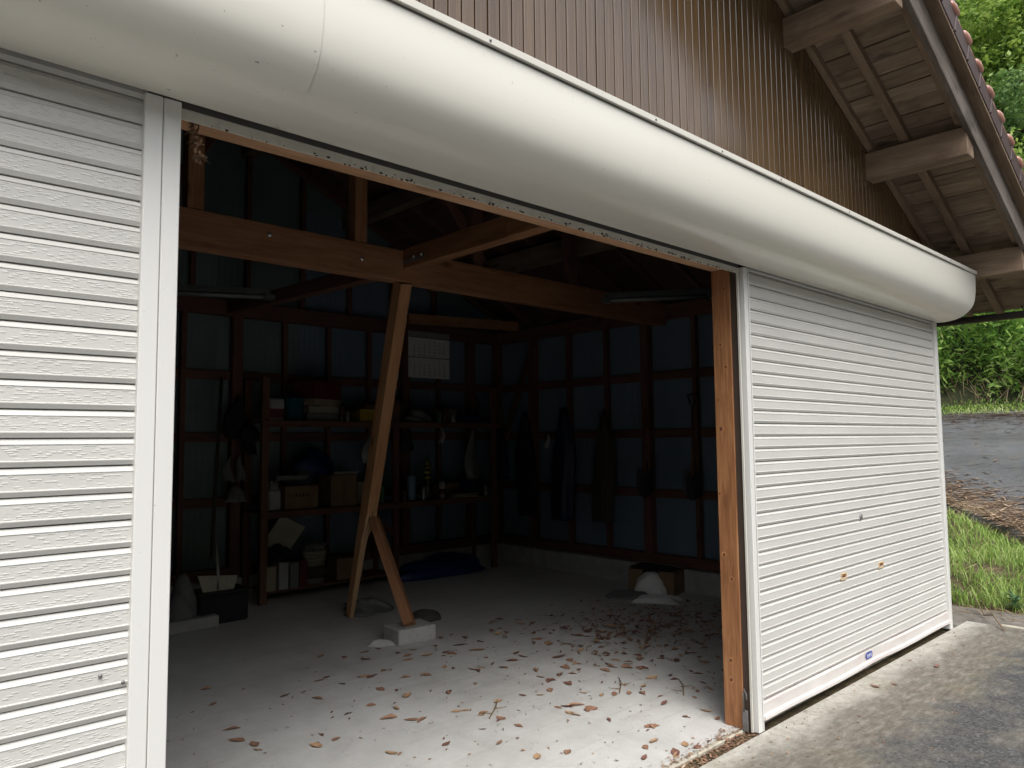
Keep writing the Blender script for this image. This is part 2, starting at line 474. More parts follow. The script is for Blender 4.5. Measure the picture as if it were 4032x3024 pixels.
def asphalt_mat(name, base, moss, wet):
    k = N(name)
    v = k.coord((1, 1, 1), 'Object', False)
    sp = k.n('ShaderNodeSeparateXYZ'); k.l(v, sp.inputs[0])
    vo = k.n('ShaderNodeTexVoronoi')
    k.l(v, vo.inputs['Vector'])
    vo.inputs['Scale'].default_value = 95.0
    st = k.n('ShaderNodeTexWhiteNoise', noise_dimensions='3D')
    k.l(vo.outputs['Position'], st.inputs['Vector'])
    c = k.ramp(st.outputs['Value'], [(0.0, tuple(x * 0.55 for x in base)), (0.6, base), (0.9, tuple(x * 1.35 for x in base)), (1.0, tuple(x * 2.0 for x in base))])
    big = k.noise(v, 0.7, 5, 0.6)
    c = k.mix(k.ramp(big, [(0.35, 0.0), (0.7, 0.55)]), c, tuple(x * 1.45 for x in base))
    if moss:
        mf = k.ramp(k.noise(v, 2.3, 6, 0.7), [(0.5, 0.0), (0.66, 0.7)])
        mc = k.ramp(k.noise(v, 18, 5, 0.7), [(0.3, (0.06, 0.05, 0.035)), (0.7, (0.17, 0.145, 0.10))])
        c = k.mix(mf, c, mc)
        pt = k.ramp(k.noise(v, 5.5, 4, 0.6), [(0.6, 0.0), (0.74, 1.0)])
        c = k.mix(k.math('MULTIPLY', pt, 0.45), c, (0.17, 0.15, 0.12))
        lt = k.ramp(k.noise(v, 75, 2, 0.5), [(0.72, 0.0), (0.76, 1.0)])
        c = k.mix(k.math('MULTIPLY', lt, 0.6), c, (0.40, 0.36, 0.30))
    else:
        pt = k.ramp(k.noise(k.coord((1, 3, 1), 'Object', False), 1.4, 5, 0.65), [(0.5, 0.0), (0.7, 1.0)])
        c = k.mix(k.math('MULTIPLY', pt, 0.3), c, (0.15, 0.12, 0.09))
    hh = k.math('ADD', vo.outputs['Distance'], k.math('MULTIPLY', k.noise(v, 30, 4), 0.8))
    return k.out(c, k.ramp(big, [(0.35, wet), (0.65, wet + 0.22)]), k.bump(hh, 0.55, 0.008), 0.4)
M_ASPH = asphalt_mat('rough_asphalt', (0.062, 0.062, 0.062), True, 0.5)
M_ROAD = asphalt_mat('wet_asphalt_road', (0.085, 0.087, 0.09), False, 0.32)
def earth_mat(name, a, b, c3):
    k = N(name)
    v = k.coord((1, 1, 1), 'Object', False)
    c = k.ramp(k.noise(v, 5, 7, 0.7), [(0.3, a), (0.5, b), (0.7, c3)])
    return k.out(c, 0.9, k.bump(k.noise(v, 30, 6, 0.7), 0.8, 0.03), 0.2)
M_EARTH = earth_mat('littered_earth', (0.035, 0.027, 0.017), (0.085, 0.065, 0.036), (0.155, 0.12, 0.062))
M_FOREST = earth_mat('forest_floor', (0.012, 0.016, 0.008), (0.028, 0.034, 0.015), (0.05, 0.045, 0.022))
M_DRAIN = flat('damp_grey_concrete', (0.16, 0.145, 0.125), 0.8, 0.35, 9, 0.5, 0.3, 0, 0.6, (0.04, 0.035, 0.028))
M_CURB = flat('pale_concrete_edge', (0.40, 0.37, 0.30), 0.8, 0.25, 12, 0.4, 0.3, 0, 0.5, (0.12, 0.11, 0.07))
M_FOUND = flat('grey_concrete_footing', (0.30, 0.295, 0.28), 0.85, 0.18, 5, 0.3, 0.3, 0, 0.4, (0.1, 0.09, 0.08))

def leaf_mat(name, stops, trans=0.35, rough=0.5):
    k = N(name)
    g = k.n('ShaderNodeNewGeometry')
    cl = k.noise(k.coord((1, 1, 1), 'Object', False), 0.55, 3, 0.6)
    f = k.math('ADD', k.math('MULTIPLY', g.outputs['Random Per Island'], 0.65), k.math('MULTIPLY', k.math('SUBTRACT', cl, 0.32), 1.1))
    c = k.ramp(f, stops)
    k.out(c, rough, None, 0.35)
    tr = k.n('ShaderNodeBsdfTranslucent')
    k.l(c, tr.inputs[0])
    mx = k.n('ShaderNodeMixShader')
    mx.inputs[0].default_value = trans
    k.l(k.b.outputs[0], mx.inputs[1]); k.l(tr.outputs[0], mx.inputs[2])
    k.l(mx.outputs[0], k.t.nodes['Material Output'].inputs[0])
    return k.m
M_LTREE = leaf_mat('fresh_green_leaves', [(0.1, (0.08, 0.15, 0.028)), (0.45, (0.21, 0.34, 0.06)), (0.8, (0.38, 0.50, 0.11))], 0.45)
M_DTREE = leaf_mat('deep_green_leaves', [(0.1, (0.05, 0.105, 0.03)), (0.5, (0.12, 0.22, 0.06)), (0.85, (0.24, 0.36, 0.10))], 0.35)
M_BAMB = leaf_mat('bamboo_grass_leaves', [(0.08, (0.085, 0.18, 0.04)), (0.45, (0.17, 0.33, 0.06)), (0.78, (0.32, 0.48, 0.10)), (0.95, (0.55, 0.60, 0.28))], 0.4)
M_GRASS = leaf_mat('lush_grass_blades', [(0.05, (0.06, 0.12, 0.02)), (0.3, (0.19, 0.32, 0.06)), (0.7, (0.34, 0.47, 0.11)), (0.95, (0.55, 0.56, 0.28))], 0.4)
M_STRAW = leaf_mat('dead_straw', [(0.1, (0.09, 0.06, 0.032)), (0.45, (0.22, 0.16, 0.09)), (0.8, (0.40, 0.30, 0.18)), (0.97, (0.52, 0.42, 0.28))], 0.1, 0.75)
M_DEB = leaf_mat('fallen_bamboo_sheaths', [(0.1, (0.15, 0.09, 0.055)), (0.4, (0.34, 0.23, 0.145)), (0.75, (0.56, 0.43, 0.30)), (0.97, (0.70, 0.62, 0.50))], 0.1, 0.6)
M_BARK = flat('brown_bark', (0.07, 0.052, 0.035), 0.9, 0.35, 10, 0.8)
def dryleaf(name, a, b):
    k = N(name)
    v = k.coord((14, 14, 14))
    c = k.ramp(k.noise(v, 3.0, 5, 0.65), [(0.3, a), (0.7, b)])
    oi = k.n('ShaderNodeObjectInfo')
    c = k.mix(k.math('MULTIPLY', oi.outputs['Random'], 0.35), c, tuple(x * 0.45 for x in a))
    return k.out(c, 0.6, k.bump(k.noise(v, 8, 3), 0.4, 0.002), 0.3)
M_DLEAF = [dryleaf('tan_dry_leaf', (0.36, 0.215, 0.12), (0.52, 0.35, 0.21)), dryleaf('brown_dry_leaf', (0.24, 0.125, 0.08), (0.37, 0.21, 0.135)), dryleaf('dark_red_dry_leaf', (0.16, 0.078, 0.06), (0.26, 0.135, 0.10)), dryleaf('red_brown_dry_leaf', (0.27, 0.15, 0.095), (0.40, 0.24, 0.155))]
M_CRUMB = leaf_mat('leaf_crumbs', [(0.1, (0.08, 0.045, 0.032)), (0.5, (0.20, 0.11, 0.072)), (0.85, (0.34, 0.21, 0.125)), (0.97, (0.55, 0.45, 0.33))], 0.0, 0.8)
M_GUTTER = flat('dark_brown_gutter', (0.022, 0.015, 0.013), 0.4)
def tile_mat():
    k = N('salmon_glazed_tile')
    n = k.noise(k.coord(), 7, 4)
    c = k.ramp(n, [(0.3, (0.30, 0.14, 0.10)), (0.7, (0.42, 0.22, 0.165))])
    return k.out(c, 0.3, None, 0.5)
M_TILE = tile_mat()
M_TILED = flat('maroon_tile_side', (0.055, 0.034, 0.030), 0.55, 0.2, 10)
def panel_mat():
    k = N('blue_sheet_lining')
    n = k.noise(k.coord((1, 1, 0.4)), 2.0, 5)
    c = k.ramp(n, [(0.3, (0.11, 0.152, 0.195)), (0.7, (0.145, 0.195, 0.245))])
    return k.out(c, 0.55, None, 0.4)
M_PANEL = panel_mat()
M_PANELG = flat('green_grey_sheet_lining', (0.122, 0.165, 0.16), 0.6, 0.15, 2)

# ------------------------------------------------------------------ roof line shared by several builders
SL = 0.46
def zg(x): return 3.742 - SL * (x - 5.68)
RIDGE = 2.25
# ================================================================== GROUND
ROADX = [(7.3, -0.02), (7.9, -0.03), (9, 0.05), (10.2, 0.14), (11.4, 0.28), (12, 0.42), (12.6, 0.53), (14, 0.81), (16, 1.19), (18, 1.56), (20, 1.90), (21.5, 2.14), (23, 2.42), (24.5, 3.5), (26, 5.0), (30, 9.0), (36, 14), (48, 22), (80, 38)]
RXx, RXz = [a for a, b in ROADX], [b for a, b in ROADX]
def H(x, y):
    return np.interp(x, RXx, RXz, left=-0.02)
def sheet(name, xs, ys, zf, mat, kind='structure', keep=None):
    X, Yy = np.meshgrid(np.array(xs), np.array(ys))
    Z = zf(X, Yy)
    V = np.stack([X, Yy, Z], -1).reshape(-1, 3)
    nx = len(xs)
    F = []
    for j in range(len(ys) - 1):
        for i in range(nx - 1):
            if keep is None or keep((xs[i] + xs[i + 1]) / 2, (ys[j] + ys[j + 1]) / 2):
                F.append((j * nx + i, j * nx + i + 1, (j + 1) * nx + i + 1, (j + 1) * nx + i))
    return struct(name, mesh(name, V, F, mat, True), kind)
def flatquad(x0, x1, y0, y1, z): return [(x0, y0, z), (x1, y0, z), (x1, y1, z), (x0, y1, z)], [(0, 1, 2, 3)]
# wide base ground to the horizon (dark earth), asphalt yard, concrete apron, threshold groove, floor
V, F = flatquad(-260, 260, -260, 260, -0.30)
struct('ground', mesh('ground', V, F, M_EARTH))
def yard_keep(x, y): return not (-2.6 < x < 6.98 and y > -0.3) and not (x > 7.3 and y > -0.9)
xs = [-30, -15, -8, -4, -2.6, 0, 2, 4, 6.98, 7.3, 10, 16, 30]
sheet('asphalt_yard', xs, [-40, -20, -10, -5, -3, -2, -1.4, -0.9, -0.55, -0.3, 0.0], lambda X, Y: np.full_like(X, -0.012), M_ASPH, keep=lambda x, y: not (x > 7.3 and y > -0.9))
sheet('concrete_apron', np.linspace(-4.5, 7.3, 90), [-1.3, -1.22, -1.0, -0.8, -0.55, -0.4, -0.2, -0.05, -0.003], lambda X, Y: np.where(Y < -1.25, -0.014, -0.004 + 0.0 * X), M_APRON)
V, F = flatquad(-2.6, 7.0, -0.003, 0.1, -0.018)
struct('threshold_groove', mesh('threshold_groove', V, F, M_EARTH))
def floorz(X, Y): return np.zeros_like(X)
sheet('floor', [-2.55, 0, 2, 4, 6.9], [0.092, 1, 2, 3, 4, 5.6], floorz, M_FLOOR)
# chipped pale front edge of the floor slab
bm = bmesh.new()
x = -2.5
while x < 6.9:
    L = rnd.uniform(0.25, 0.6)
    d = rnd.uniform(0.0, 0.006)
    bm_box(bm, (x, 0.078 + d, -0.05), (min(x + L - 0.004, 6.9), 0.115, 0.003 - d * 0.3), 0.006)
    x += L
struct('floor_edge', bm_mesh('floor_edge', bm, M_CURB))
# end of the apron, drain and earth beyond the garage corner
bm = bmesh.new()
bm_box(bm, (7.27, -6, -0.2), (7.32, 0.25, 0.012), 0.006, Matrix.Rotation(math.radians(-4), 4, 'Z'))
struct('apron_edge', bm_mesh('apron_edge', bm, M_CURB))
sheet('drain_strip', [6.98, 7.3, 7.33, 7.55, 7.57, 7.95, 8.2], np.linspace(-5, 7, 25), lambda X, Y: np.interp(X, [6.98, 7.33, 7.55, 7.57, 7.95, 8.2], [-0.05, -0.06, -0.06, -0.03, -0.03, -0.05]), M_DRAIN)
KX = lambda y: np.interp(y, [-6, -1.5, 0.0, 0.45, 1.1, 1.6, 3.0, 6, 12, 20], [8.6, 9.9, 11.0, 11.42, 12.05, 12.5, 13.7, 16.2, 21.3, 24])
def bankz(X, Y):
    k = KX(Y)
    z = H(X, Y) - 0.02 + 0.05 * np.sin(X * 2.1 + Y * 1.3) * np.clip((X - 8) / 2, 0, 1)
    d = k - X
    z = z - 0.20 * np.exp(-((d - 0.12) / 0.22) ** 2)
    z = np.where(X > k, np.minimum(z, H(X, Y) - 0.25), z)
    return z
sheet('grass_bank', np.concatenate([np.linspace(7.9, 17, 60), [18, 19.5, 21, 22, 23]]), np.linspace(-7, 22, 120), bankz, M_EARTH, keep=lambda x, y: x < float(KX(y)) + 0.7)
# the road climbing away
ys = np.linspace(-9, 20, 140)
ts = np.linspace(0, 1, 40)
V, F = [], []
for j, y in enumerate(ys):
    k = float(KX(y)) + 0.05 * math.sin(y * 9.0) + 0.03 * math.sin(y * 23)
    for i, t in enumerate([-0.01] + list(ts)):
        x = k + max(0, t) * max(0.5, 21.7 - k)
        V.append((x, y, float(H(x, y)) + (0.02 if t >= 0 else -0.3)))
n = len(ts) + 1
for j in range(len(ys) - 1):
    for i in range(n - 1):
        F.append((j * n + i, j * n + i + 1, (j + 1) * n + i + 1, (j + 1) * n + i))
struct('road', mesh('road', V, F, M_ROAD, True))
# unseen hillside added behind the camera, its height set to cut low sky light
def oppz(X, Y):
    return np.interp(-Y, [18, 24, 34, 60, 110], [-0.3, 1.8, 10.0, 25.0, 43.0]) + 1.2 * np.sin(X * 0.23) + 0.8 * np.sin(X * 0.61 + Y * 0.4)
sheet('unseen_opposite_hillside', np.linspace(-120, 90, 70), -np.array([18, 20, 22, 24, 26, 28, 31, 34, 40, 50, 60, 80, 110.0]), oppz, M_FOREST)
sheet('hillside', np.concatenate([np.linspace(21.2, 26, 16), np.linspace(27, 40, 12), [50, 65, 80]]), np.linspace(-45, 60, 60), lambda X, Y: H(X, Y) + 0.1 * np.sin(X * 1.7 + Y) * np.clip((X - 22) / 2, 0, 1), M_FOREST)

# ================================================================== GARAGE
G = thing('garage', 'timber garage with cream roller shutters, brown board gable and tiled roof', 'garage', (2.25, 0, 0))
# ---- shutter curtains
def slat_mesh(name, x0, x1, pitch, mat):
    P = [(0.020, 0.0), (0.0105, -0.0005), (0.0018, -0.0140), (0.0036, -0.0155), (0.0036, -0.0530), (0.0003, -0.0548), (0.0003, -0.0568), (0.0058, -0.0686), (0.020, -0.0689), (0.020, -pitch)]
    V, F = [], []
    for (y, z) in P:
        V += [(x0, y + 0.014, z), (x1, y + 0.014, z)]
    for i in range(len(P) - 1):
        F.append((2 * i, 2 * i + 1, 2 * i + 3, 2 * i + 2))
    return mesh(name, V, F, mat)
def shutter(x0, x1, ztop_rail, pitch, zref, mat, label):
    bm = bmesh.new()
    # bottom rail: flat plate with a rolled foot
    prof = [(0.018, ztop_rail), (0.006, ztop_rail - 0.004), (0.006, ztop_rail - 0.062), (-0.010, ztop_rail - 0.068), (-0.012, ztop_rail - 0.085), (0.006, ztop_rail - 0.091), (0.05, ztop_rail - 0.091), (0.05, ztop_rail)]
    n = 60
    rows = []
    for i in range(n + 1):
        x = x0 + (x1 - x0) * i / n
        s = 0.004 * math.exp(-((x - 5.35) / 0.25) ** 2) + 0.002 * math.sin(x * 5.0) * (1 if x > 3 else 0)
        rows.append([bm.verts.new((x, y + 0.4 * s, z + s * (0 if k in (0, 7) else 1))) for k, (y, z) in enumerate(prof)])
    for a, b in zip(rows, rows[1:]):
        for k in range(len(prof)):
            bm.faces.new((a[k], b[k], b[(k + 1) % 8], a[(k + 1) % 8]))
    bm.faces.new(rows[0]); bm.faces.new(rows[-1][::-1])
    sh = part('rolling_shutter', bm_mesh('rolling_shutter', bm, M_RAIL), G, None, label)
    me = slat_mesh('slat', x0, x1, pitch, mat)
    z = zref
    while z - 2 * pitch > ztop_rail - 0.010: z -= pitch
    k = 0
    while z < 2.66:
        part('slat', me, sh, Matrix.Translation((0, rnd.uniform(-0.0006, 0.0006), z + rnd.uniform(-0.0005, 0.0005))))
        z += pitch
        k += 1
    # backing so that no light leaks
    part('shutter_back', box_me('shutter_back', (x0, 0.046, ztop_rail), (x1, 0.05, 2.7), M_DARK), sh)
    return sh
shL = shutter(-2.42, 0.628, 0.164, 0.0716, 1.668, M_SLAT, 'closed cream roller shutter left of the opening')
shR = shutter(3.826, 6.872, 0.140, 0.0722, 1.663 - 0.0004, M_SLATR, 'closed pale roller shutter right of the opening')
# handles, lock, badge, screws on the shutters
M_BRASS = flat('brass_pull', (0.50, 0.36, 0.20), 0.45, 0.2, 20)
M_BRASSD = flat('brown_pull_recess', (0.20, 0.09, 0.04), 0.5)
M_STEELG = flat('dull_grey_metal', (0.22, 0.22, 0.22), 0.4, 0.2, 20, 0, 0.5, 0.6)
for hx in (4.935, 5.553):
    bm = bmesh.new()
    for a, b in (((-0.041, 0.011, 0.014), (0.041, 0.019, 0.022)), ((-0.041, 0.011, -0.022), (0.041, 0.019, -0.014)), ((-0.041, 0.011, -0.014), (-0.031, 0.019, 0.014)), ((0.031, 0.011, -0.014), (0.041, 0.019, 0.014))):
        bm_box(bm, a, b, 0.0015)
    h = part('pull_handle', bm_mesh('pull_handle', bm, M_BRASS), shR, Matrix.Translation((hx, 0.0, 0.676)))
    bmr = bmesh.new()
    bm_box(bmr, (-0.031, 0.0155, -0.014), (0.031, 0.0175, 0.014), 0, Matrix.Translation((hx, 0, 0.676)))
    bm_box(bmr, (-0.031, 0.0125, 0.002), (0.031, 0.0155, 0.014), 0, Matrix.Translation((hx, 0, 0.676)))
    part('pull_recess', bm_mesh('pull_recess', bmr, M_BRASSD), shR)
bm = bmesh.new()
bm_lathe(bm, [(0.021, 0.0), (0.021, 0.006), (0.016, 0.009), (0.001, 0.009)], 20)
part('lock_cylinder', bm_mesh('lock_cylinder', bm, M_STEELG), shR, Matrix.Translation((5.248, 0.018, 1.036)) @ Matrix.Rotation(math.radians(90), 4, 'X'))
# blue maker's badge with pale lettering, partly worn
M_BADGE = flat('blue_badge', (0.045, 0.07, 0.30), 0.4, 0.2, 60)
M_BADGEW = flat('badge_lettering', (0.62, 0.64, 0.74), 0.5, 0.1, 60)
bm = bmesh.new()
segs = []
for cx, sg in ((0.032, 1), (-0.032, -1)):
    for k in range(9):
        a = -PI / 2 + PI * k / 8
        segs.append((cx + sg * 0.022 * math.cos(a), sg * 0.022 * math.sin(a)))
vs = [bm.verts.new((x, 0.0, z)) for x, z in segs]
bm.faces.new(vs[::-1])
bm.normal_update(); bmesh.ops.solidify(bm, geom=bm.faces[:], thickness=0.0015)
bd = part('badge', bm_mesh('badge', bm, M_BADGE), shR, Matrix.Translation((5.247, 0.0025, 0.117)))
bm = bmesh.new()
for cx in (-0.027, 0.0, 0.027):
    for a, b in (((-0.009, 0.006), (0.009, 0.0095)), ((-0.0018, -0.011), (0.0018, 0.011)), ((-0.010, -0.011), (0.010, -0.0078)), ((-0.009, -0.003), (-0.0055, 0.006)), ((0.0055, -0.003), (0.009, 0.006))):
        bm_box(bm, (cx + a[0], -0.0028, a[1]), (cx + b[0], -0.0016, b[1]))
part('badge_lettering', bm_mesh('badge_lettering', bm, M_BADGEW), bd, Matrix.Translation((5.247, 0.0025, 0.117)))
bm = bmesh.new()
bm_lathe(bm, [(0.005, 0), (0.0045, 0.003), (0.0005, 0.0035)], 10)
mscrew = bm_mesh('rivet', bm, M_STEELG)
for x, z in ((0.553, 0.995), (0.607, 0.968)):
    part('rivet', mscrew, shL, Matrix.Translation((x, 0.0135, z)) @ Matrix.Rotation(math.radians(90), 4, 'X'))
# ---- guide rails
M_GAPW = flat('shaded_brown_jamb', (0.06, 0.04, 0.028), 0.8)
def rail(x0, x1, y0, y1, z0, z1, mat, label=None, bev=0.0025, name='guide_rail'):
    return part(name, box_me(name, (x0, y0, z0), (x1, y1, z1), mat, bev), G, None, label)
rail(0.618, 0.6648, 0.0, 0.07, -0.01, 2.545, M_GUIDE, 'left half of the paired white guide rails')
rail(0.6668, 0.714, 0.0, 0.07, -0.01, 2.545, M_GUIDE, 'right half of the paired white guide rails')
gr = rail(3.775, 3.832, 0.0, 0.055, -0.005, 2.545, M_GUIDE, 'broad white guide rail beside the wooden post', 0.004)
part('rail_seam', box_me('rail_seam', (3.812, -0.0012, 0.0), (3.814, 0.0, 2.54), M_STEELG), gr)
rail(3.752, 3.762, 0.026, 0.038, 0.0, 2.537, M_LIP, 'thin cream guide flange beside the wooden post', 0.001)
rail(3.7635, 3.775, 0.0395, 0.0825, 0.0, 2.537, M_GAPW, None, 0, 'jamb_shadow_strip')  # dark strip painted in for the shadow between post and flange
rail(6.868, 6.9035, -0.004, 0.055, 0.0, 2.548, M_GUIDE, 'narrow white guide rail at the far garage corner')
rail(6.9055, 6.945, 0.0, 0.055, -0.01, 2.9, M_GUIDE, None, 0.002, 'corner_trim')
rail(-2.5, -2.41, 0.0, 0.06, 0.0, 2.545, M_GUIDE)
# metal drop-bolt bracket at the foot of the post
bm = bmesh.new()
bm_box(bm, (3.742, 0.05, 0.0), (3.752, 0.082, 0.11), 0.002)
bm_tube(bm, [(3.742, 0.07, 0.10), (3.742, 0.07, 0.2), (3.735, 0.06, 0.225), (3.735, 0.05, 0.20), (3.738, 0.05, 0.17)], 0.005, 8)
part('floor_bolt_bracket', bm_mesh('floor_bolt_bracket', bm, M_STEELG), G)
# ---- shutter box
prof = [(-0.001, 2.548)]
ctrl = [(-0.060, 2.5478), (-0.096, 2.551), (-0.145, 2.560), (-0.180, 2.574), (-0.215, 2.594), (-0.256, 2.632), (-0.280, 2.672), (-0.294, 2.725), (-0.301, 2.79), (-0.303, 2.86), (-0.303, 2.928)]
def catmull(P, n):
    out = []
    P = [P[0]] + P + [P[-1]]
    for i in range(1, len(P) - 2):
        for k in range(n):
            t = k / n
            a, b, c, d = (np.array(P[i + q]) for q in (-1, 0, 1, 2))
            out.append(tuple(0.5 * ((2 * b) + (-a + c) * t + (2 * a - 5 * b + 4 * c - d) * t * t + (-a + 3 * b - 3 * c + d) * t ** 3)))
    return out + [P[-2]]
PROF = catmull(prof + ctrl, 5)
def box_shell(x0, x1, grow, mat=None):
    nx = max(2, int((x1 - x0) / 0.12))
    V, F = [], []
    for i in range(nx + 1):
        x = x0 + (x1 - x0) * i / nx
        for (y, z) in PROF:
            k = grow * (1 if y < -0.03 else 0)
            V.append((x, y - k, z - (k if y > -0.25 else k * 0.2)))
    m = len(PROF)
    for i in range(nx):
        for j in range(m - 1):
            F.append((i * m + j, i * m + j + 1, (i + 1) * m + j + 1, (i + 1) * m + j))
    return mesh('cover_panel', V, F, mat or M_BOX, True)
bm = bmesh.new()
bm_box(bm, (-2.52, -0.298, 2.931), (6.965, -0.001, 2.936))
bx = part('shutter_box', bm_mesh('shutter_box', bm, M_BOX), G, None, 'long cream shutter housing rounded at the bottom')
part('cover_panel', box_shell(-2.52, 0.9900, 0.0012), bx)
part('cover_panel', box_shell(0.9915, 2.602, 0.0), bx)
part('cover_panel', box_shell(2.600, 6.962, 0.0007), bx)
part('panel_seam', box_shell(0.980, 1.004, -0.0012, M_ANGLE), bx)
for (sx_, sy_, sz_, r_) in ((0.83, -0.235, 2.612, 0.010), (0.846, -0.228, 2.606, 0.006), (0.66, -0.05, 2.5465, 0.005)):
    bm = bmesh.new()
    for q_ in range(5):
        bmesh.ops.create_icosphere(bm, subdivisions=1, radius=r_ * rnd.uniform(0.25, 0.5), matrix=Matrix.Translation((sx_ + rnd.uniform(-r_, r_), sy_ + rnd.uniform(-0.2, 0.2) * r_, sz_ + rnd.uniform(-0.3, 0.1) * r_)) @ Matrix.Diagonal((1.6, 0.4, 0.5, 1)))
    part('scuff', bm_mesh('scuff', bm, M_STEELG), bx)
V = [(6.9615, y, z) for y, z in PROF] + [(6.9615, -0.001, 2.93)]
V2 = [(6.967, y, z) for (x, y, z) in V]
n = len(V)
F = [tuple(range(n)), tuple(range(2 * n - 1, n - 1, -1))] + [(i, (i + 1) % n, n + (i + 1) % n, n + i) for i in range(n)]
part('end_plate', mesh('end_plate', V + V2, F, M_BOX), bx)
lip = part('box_lip', box_me('box_lip', (-2.52, -0.318, 2.912), (6.972, -0.3045, 2.940), M_LIP, 0.002), bx)
part('lip_shade_strip', box_me('lip_shade_strip', (-2.52, -0.3045, 2.906), (6.965, -0.3035, 2.935), M_STEELG), bx)  # grey strip stands in for the shade beneath the lip
bm = bmesh.new()
bm_lathe(bm, [(0.006, 0), (0.005, 0.003), (0.0005, 0.004)], 8)
ms2 = bm_mesh('rivet', bm, M_STEELG)
for x in (1.6, 2.53, 3.05, 3.62, 4.46, 5.4, 6.3):
    part('rivet', ms2, lip, Matrix.Translation((x, -0.3175, 2.925)) @ Matrix.Rotation(math.radians(90), 4, 'X'))
# dark faces standing in for slot shade, steel angle and lintel above the opening
part('slot_shade_lining', box_me('slot_shade_lining', (0.6, 0.0, 2.575), (3.9, 0.04, 2.65), M_DARK), G)
part('slot_shade_face', box_me('slot_shade_face', (0.60, 0.0345, 2.543), (3.775, 0.0358, 2.62), M_GAPW2), G)
ang = part('steel_angle', box_me('steel_angle', (0.60, 0.037, 2.511), (3.775, 0.0405, 2.60), M_ANGLE, 0.001), G)
part('angle_lip', box_me('angle_lip', (0.60, 0.0335, 2.5385), (3.775, 0.0365, 2.5425), M_LIP, 0), ang)
timber('lintel', (-2.4, 0.140, 2.6), (6.85, 0.140, 2.6), 0.122, 0.104, W_LINTEL, G)
def post(x0, x1, y0, y1, z0, z1, mat, label=None, name='post'):
    return timber(name, ((x0 + x1) / 2, (y0 + y1) / 2, z0), ((x0 + x1) / 2, (y0 + y1) / 2, z1), y1 - y0, x1 - x0, mat, G, (1, 0, 0), 0.004, label)
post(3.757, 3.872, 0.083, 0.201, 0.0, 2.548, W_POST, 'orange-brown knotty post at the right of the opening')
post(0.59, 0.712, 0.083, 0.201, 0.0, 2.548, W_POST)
post(6.78, 6.89, 0.083, 0.201, 0.0, 2.9, W_FRAME)
post(-2.45, -2.34, 0.083, 0.201, 0.0, 2.9, W_FRAME)
# knots of the post that can be seen one by one
M_KNOT = flat('knot_heart', (0.115, 0.042, 0.02), 0.6, 0.3, 60)
M_KNOTR = flat('knot_ring', (0.36, 0.165, 0.065), 0.55, 0.25, 40)
def disc(name, r, rx, mat):
    bm = bmesh.new()
    vs = [bm.verts.new((0, r * math.cos(2 * PI * k / 14) * rnd.uniform(0.85, 1.1), rx * math.sin(2 * PI * k / 14) * rnd.uniform(0.85, 1.1))) for k in range(14)]
    bm.faces.new(vs)
    bm.normal_update(); bmesh.ops.solidify(bm, geom=bm.faces[:], thickness=0.0004)
    bmesh.ops.recalc_face_normals(bm, faces=bm.faces[:])
    return bm_mesh(name, bm, mat)
for y, z, r in ((0.118, 2.432, 0.010), (0.152, 2.115, 0.011), (0.122, 1.985, 0.012), (0.175, 1.80, 0.010), (0.165, 1.635, 0.017), (0.185, 1.27, 0.010), (0.17, 0.93, 0.013), (0.128, 0.80, 0.012), (0.150, 0.355, 0.014), (0.150, 0.25, 0.014)):
    k0 = part('knot', disc('knot', r * 1.25, r * 1.5, M_KNOTR), G, Matrix.Translation((3.7563, y, z)))
    part('knot_heart', disc('knot_heart', r * 0.6, r * 0.72, M_KNOT), k0, Matrix.Translation((3.7556, y, z)))

bm = bmesh.new()
rm = random.Random(4)
for k in range(150):
    x = rm.choice((1.45, 1.9, 2.3, 2.55, 2.8, 3.2, 3.5)) + rm.gauss(0, 0.14) if k < 120 else rm.uniform(0.75, 3.7)
    if 0.73 < x < 3.74:
        bmesh.ops.create_icosphere(bm, subdivisions=1, radius=rm.uniform(0.0015, 0.0045), matrix=Matrix.Translation((x, 0.0365, 2.512 + abs(rm.gauss(0, 0.006)))) @ Matrix.Diagonal((rm.uniform(1, 2.5), 0.6, 1, 1)))
part('mud_spots', bm_mesh('mud_spots', bm, M_CRUMBD), ang)['kind'] = 'stuff'
